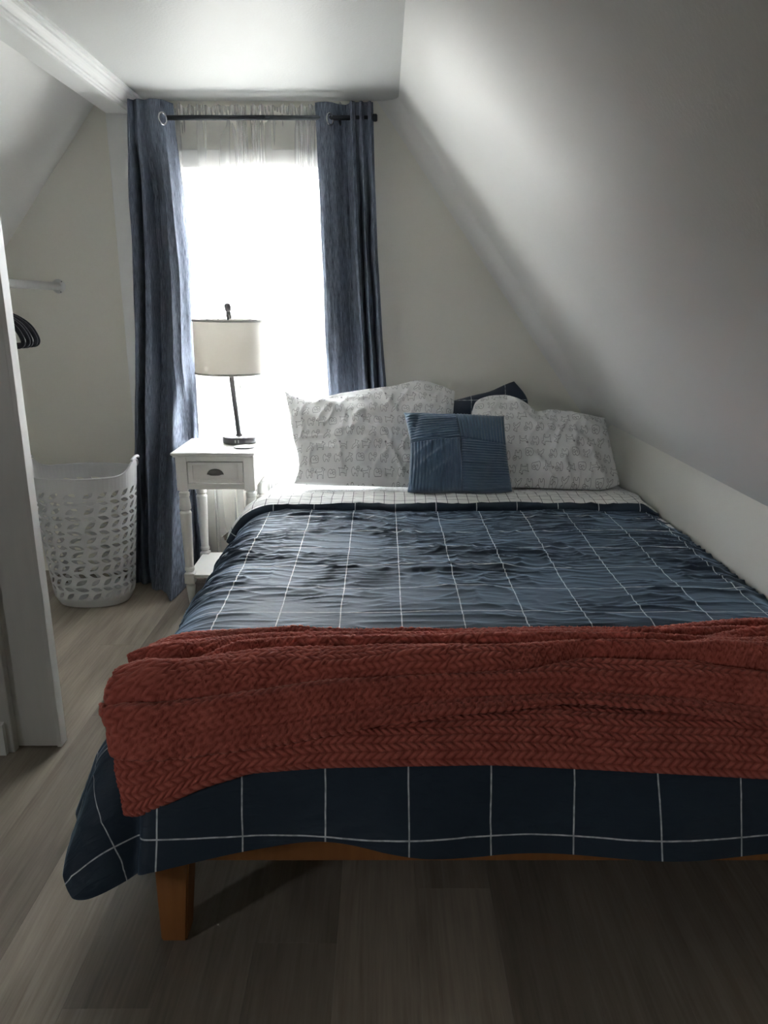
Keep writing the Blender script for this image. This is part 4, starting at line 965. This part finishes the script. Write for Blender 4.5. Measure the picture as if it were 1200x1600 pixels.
# ------------------------------------------------------------------ laundry basket
BX, BY = -1.322, 3.215
bk = thing('laundry_basket', 'light grey plastic laundry basket with leaf-shaped holes in the closet corner', 'laundry basket', (BX, BY, 0))
def basket():
    NC, NR = 22, 15; z0, z1 = 0.045, 0.545
    n_se = 2.6
    def wall(th, z, off=0.0):
        k = min(1, z/0.62); rx = 0.170+0.058*k - (0.02*max(0, (0.05-z)/0.05))-off; ry = 0.132+0.038*k - (0.02*max(0, (0.05-z)/0.05)) - off
        c, s = math.cos(th), math.sin(th); e = 2/2.3
        x = rx*math.copysign(abs(c)**e, c); y = ry*math.copysign(abs(s)**e, s)
        return Vector((x, y, z))
    def rimz(th): return 0.60 + 0.055*max(0, math.cos(th))**16 + 0.055*max(0, -math.cos(th))**16
    bm = bmesh.new()
    dth = 2*math.pi/NC; cache = {}
    hs = [0.027 if q % 2 else 0.0392 for q in range(NR)]; zb_ = [z0]
    for q in hs: zb_.append(zb_[-1]+q*(z1-z0)/sum(hs))
    def V(th, z):
        key = (round(th % (2*math.pi), 5) % 6.28318, round(z, 5))
        if key not in cache: cache[key] = bm.verts.new(wall(th, z))
        return cache[key]
    NQ = 12
    for c in range(NC):
        for r in range(NR):
            th0 = c*dth; zc0 = zb_[r]; dz = zb_[r+1]-zb_[r]
            up = (r % 2 == 0)
            ang = R(36) if up else R(-14)
            bd = [(1, 0), (1, .5), (1, 1), (.5, 1), (0, 1), (-.5, 1), (-1, 1), (-1, .5), (-1, 0), (-1, -.5), (-1, -1), (-.5, -1), (0, -1), (.5, -1), (1, -1), (1, -.5)]
            ctr = (th0+dth/2, zc0+dz/2); cwid = 0.180*dth/2; chgt = dz/2
            leaf = []
            for q_ in range(16):
                t = 2*math.pi*q_/16; x_ = 0.0235*math.cos(t); y_ = 0.0100*math.copysign(1-(x_/0.0235)**2, math.sin(t)) if q_ % 8 else 0.0
                leaf.append((x_*math.cos(ang)-y_*math.sin(ang), max(-chgt*0.92, min(chgt*0.92, x_*math.sin(ang)+y_*math.cos(ang)))))
            outer = [V(ctr[0]+b0*dth/2, ctr[1]+b1*chgt) for b0, b1 in bd]
            inner = [bm.verts.new(wall(ctr[0]+lx_/cwid*dth/2, ctr[1]+lz_)) for lx_, lz_ in leaf]
            for i in range(16):
                j = (i+1) % 16; bm.faces.new((outer[i], outer[j], inner[j], inner[i]))
    # plain bands above and below
    fine = NC*3
    for za, zlow in ((z1, None), (None, z0)):
        for i in range(fine):
            t0, t1 = i*2*math.pi/fine, (i+1)*2*math.pi/fine
            if zlow is None:
                a, b2 = V(t0, z1), V(t1, z1)
                c_, d_ = bm.verts.new(wall(t0, rimz(t0))), bm.verts.new(wall(t1, rimz(t1))); bm.faces.new((a, b2, d_, c_))
            else:
                a, b2 = V(t0, z0), V(t1, z0); c_, d_ = bm.verts.new(wall(t0, 0.006)), bm.verts.new(wall(t1, 0.006)); bm.faces.new((a, b2, d_, c_))
                e_ = bm.verts.new((0, 0, 0.006)); bm.faces.new((c_, d_, e_))
    bmesh.ops.remove_doubles(bm, verts=bm.verts[:], dist=0.00005)
    o = obj('basket_wall', bm, M_plastic, bk, False)
    md = o.modifiers.new('s', 'SOLIDIFY'); md.thickness = 0.0032; md.offset = 0
    # rim lip
    bm = bmesh.new(); pts = [wall(i*2*math.pi/96, rimz(i*2*math.pi/96), -0.003) for i in range(96)]
    rings = []
    for i, p in enumerate(pts):
        t = (pts[(i+1) % 96]-pts[i-1]).normalized(); s = t.cross(Vector((0, 0, 1))).normalized()
        rings.append([bm.verts.new(p + s*(0.0055*math.cos(a)) + Vector((0, 0, 1))*(0.004*math.sin(a))) for a in [k*math.pi/4 for k in range(8)]])
    for i in range(96):
        for k in range(8): bm.faces.new((rings[i][k], rings[i][(k+1) % 8], rings[(i+1) % 96][(k+1) % 8], rings[(i+1) % 96][k]))
    obj('rim', bm, M_plastic, bk, True)
    for sg in (1, -1):      # raised end grips
        bm = bmesh.new(); pts = []
        c0 = 0 if sg > 0 else math.pi
        for i in range(13):
            t = c0 + (i-6)*0.036; p = wall(t, 0.62); pts.append(Vector((p.x+sg*0.010, p.y, 0.655+0.012*math.cos((i-6)/6*1.4))))
        tube(bm, pts, 0.0065, 10); obj('grip', bm, M_plastic, bk, True)
basket()

# ------------------------------------------------------------------ closet rod and hangers
CRX, CRZ = -1.497, 1.386
cr = thing('closet_rod', 'white painted closet rod fixed to the back wall of the closet', 'closet rod', (CRX, D, CRZ))
bm = bmesh.new(); tube(bm, [(0, -0.004, 0), (0, -(D-2.102), 0)], 0.0175, 24); obj('tube', bm, M_pipe, cr, True)
bm = bmesh.new(); Mx = Matrix.Rotation(R(90), 4, 'X'); lathe(bm, [(0, 0.0005), (0.031, 0.0005), (0.032, 0.003), (0.030, 0.006), (0.023, 0.007), (0.022, 0.016), (0.018, 0.017)], seg=36, M=Mx); fl = obj('flange', bm, M_pipe, cr, True)
for a in (50, 170, 290):
    bm = bmesh.new(); Mx = Matrix.Translation((0.0265*math.cos(R(a)), -0.0065, 0.0265*math.sin(R(a)))) @ Matrix.Rotation(R(90), 4, 'X'); lathe(bm, [(0, 0), (0.0028, 0), (0.002, 0.0012), (0, 0.0012)], seg=10, M=Mx); obj('screw', bm, M_pewter, cr).parent = fl
def hanger_parts(root):
    bm = bmesh.new(); pts = []
    hk = [(0.0, -0.075), (0.0, -0.035), (0.010, -0.02), (0.0225, 0.0), (0.017, 0.0165), (0.0, 0.0215), (-0.015, 0.0165), (-0.0205, 0.003)]
    pts = [(p[0], 0, p[1]) for p in catmull(hk, n=5)]
    tube(bm, pts, 0.0018, 8); h_ = obj('hook', bm, M_pewter, root, True)
    bm = bmesh.new()
    sh = [(0, -0.073), (0.06, -0.088), (0.12, -0.108), (0.17, -0.130), (0.205, -0.158), (0.224, -0.192), (0.226, -0.212), (0.214, -0.222), (0.19, -0.223), (0.10, -0.223), (0.0, -0.223)]
    a = catmull(sh, n=4)
    full = [(-p[0], 0, p[1]) for p in a[::-1]] + [(p[0], 0, p[1]) for p in a[1:]]
    tube(bm, full, 0.0085, 10, flat=0.42); obj('body', bm, M_black, root, True)
hg0 = thing('clothes_hanger', 'black velvet clothes hanger, nearest of the bunch on the closet rod', 'hanger', (CRX, 2.70, CRZ-0.002), 'black hangers on the closet rod')
hanger_parts(hg0)
words = ['second nearest of the bunch', 'middle one of the bunch', 'second farthest of the bunch', 'farthest of the bunch']
for i in range(4):
    r = hg0.copy(); C.objects.link(r); r.location = (CRX+0.003*math.sin(i*2), 2.70+0.031*(i+1), CRZ-0.002); r.rotation_euler = (0, 0, R([2, -2, 3, -1][i]))
    r['label'] = 'black velvet clothes hanger, ' + words[i] + ' on the closet rod'
    for ch in list(hg0.children):
        c = ch.copy(); C.objects.link(c); c.parent = r
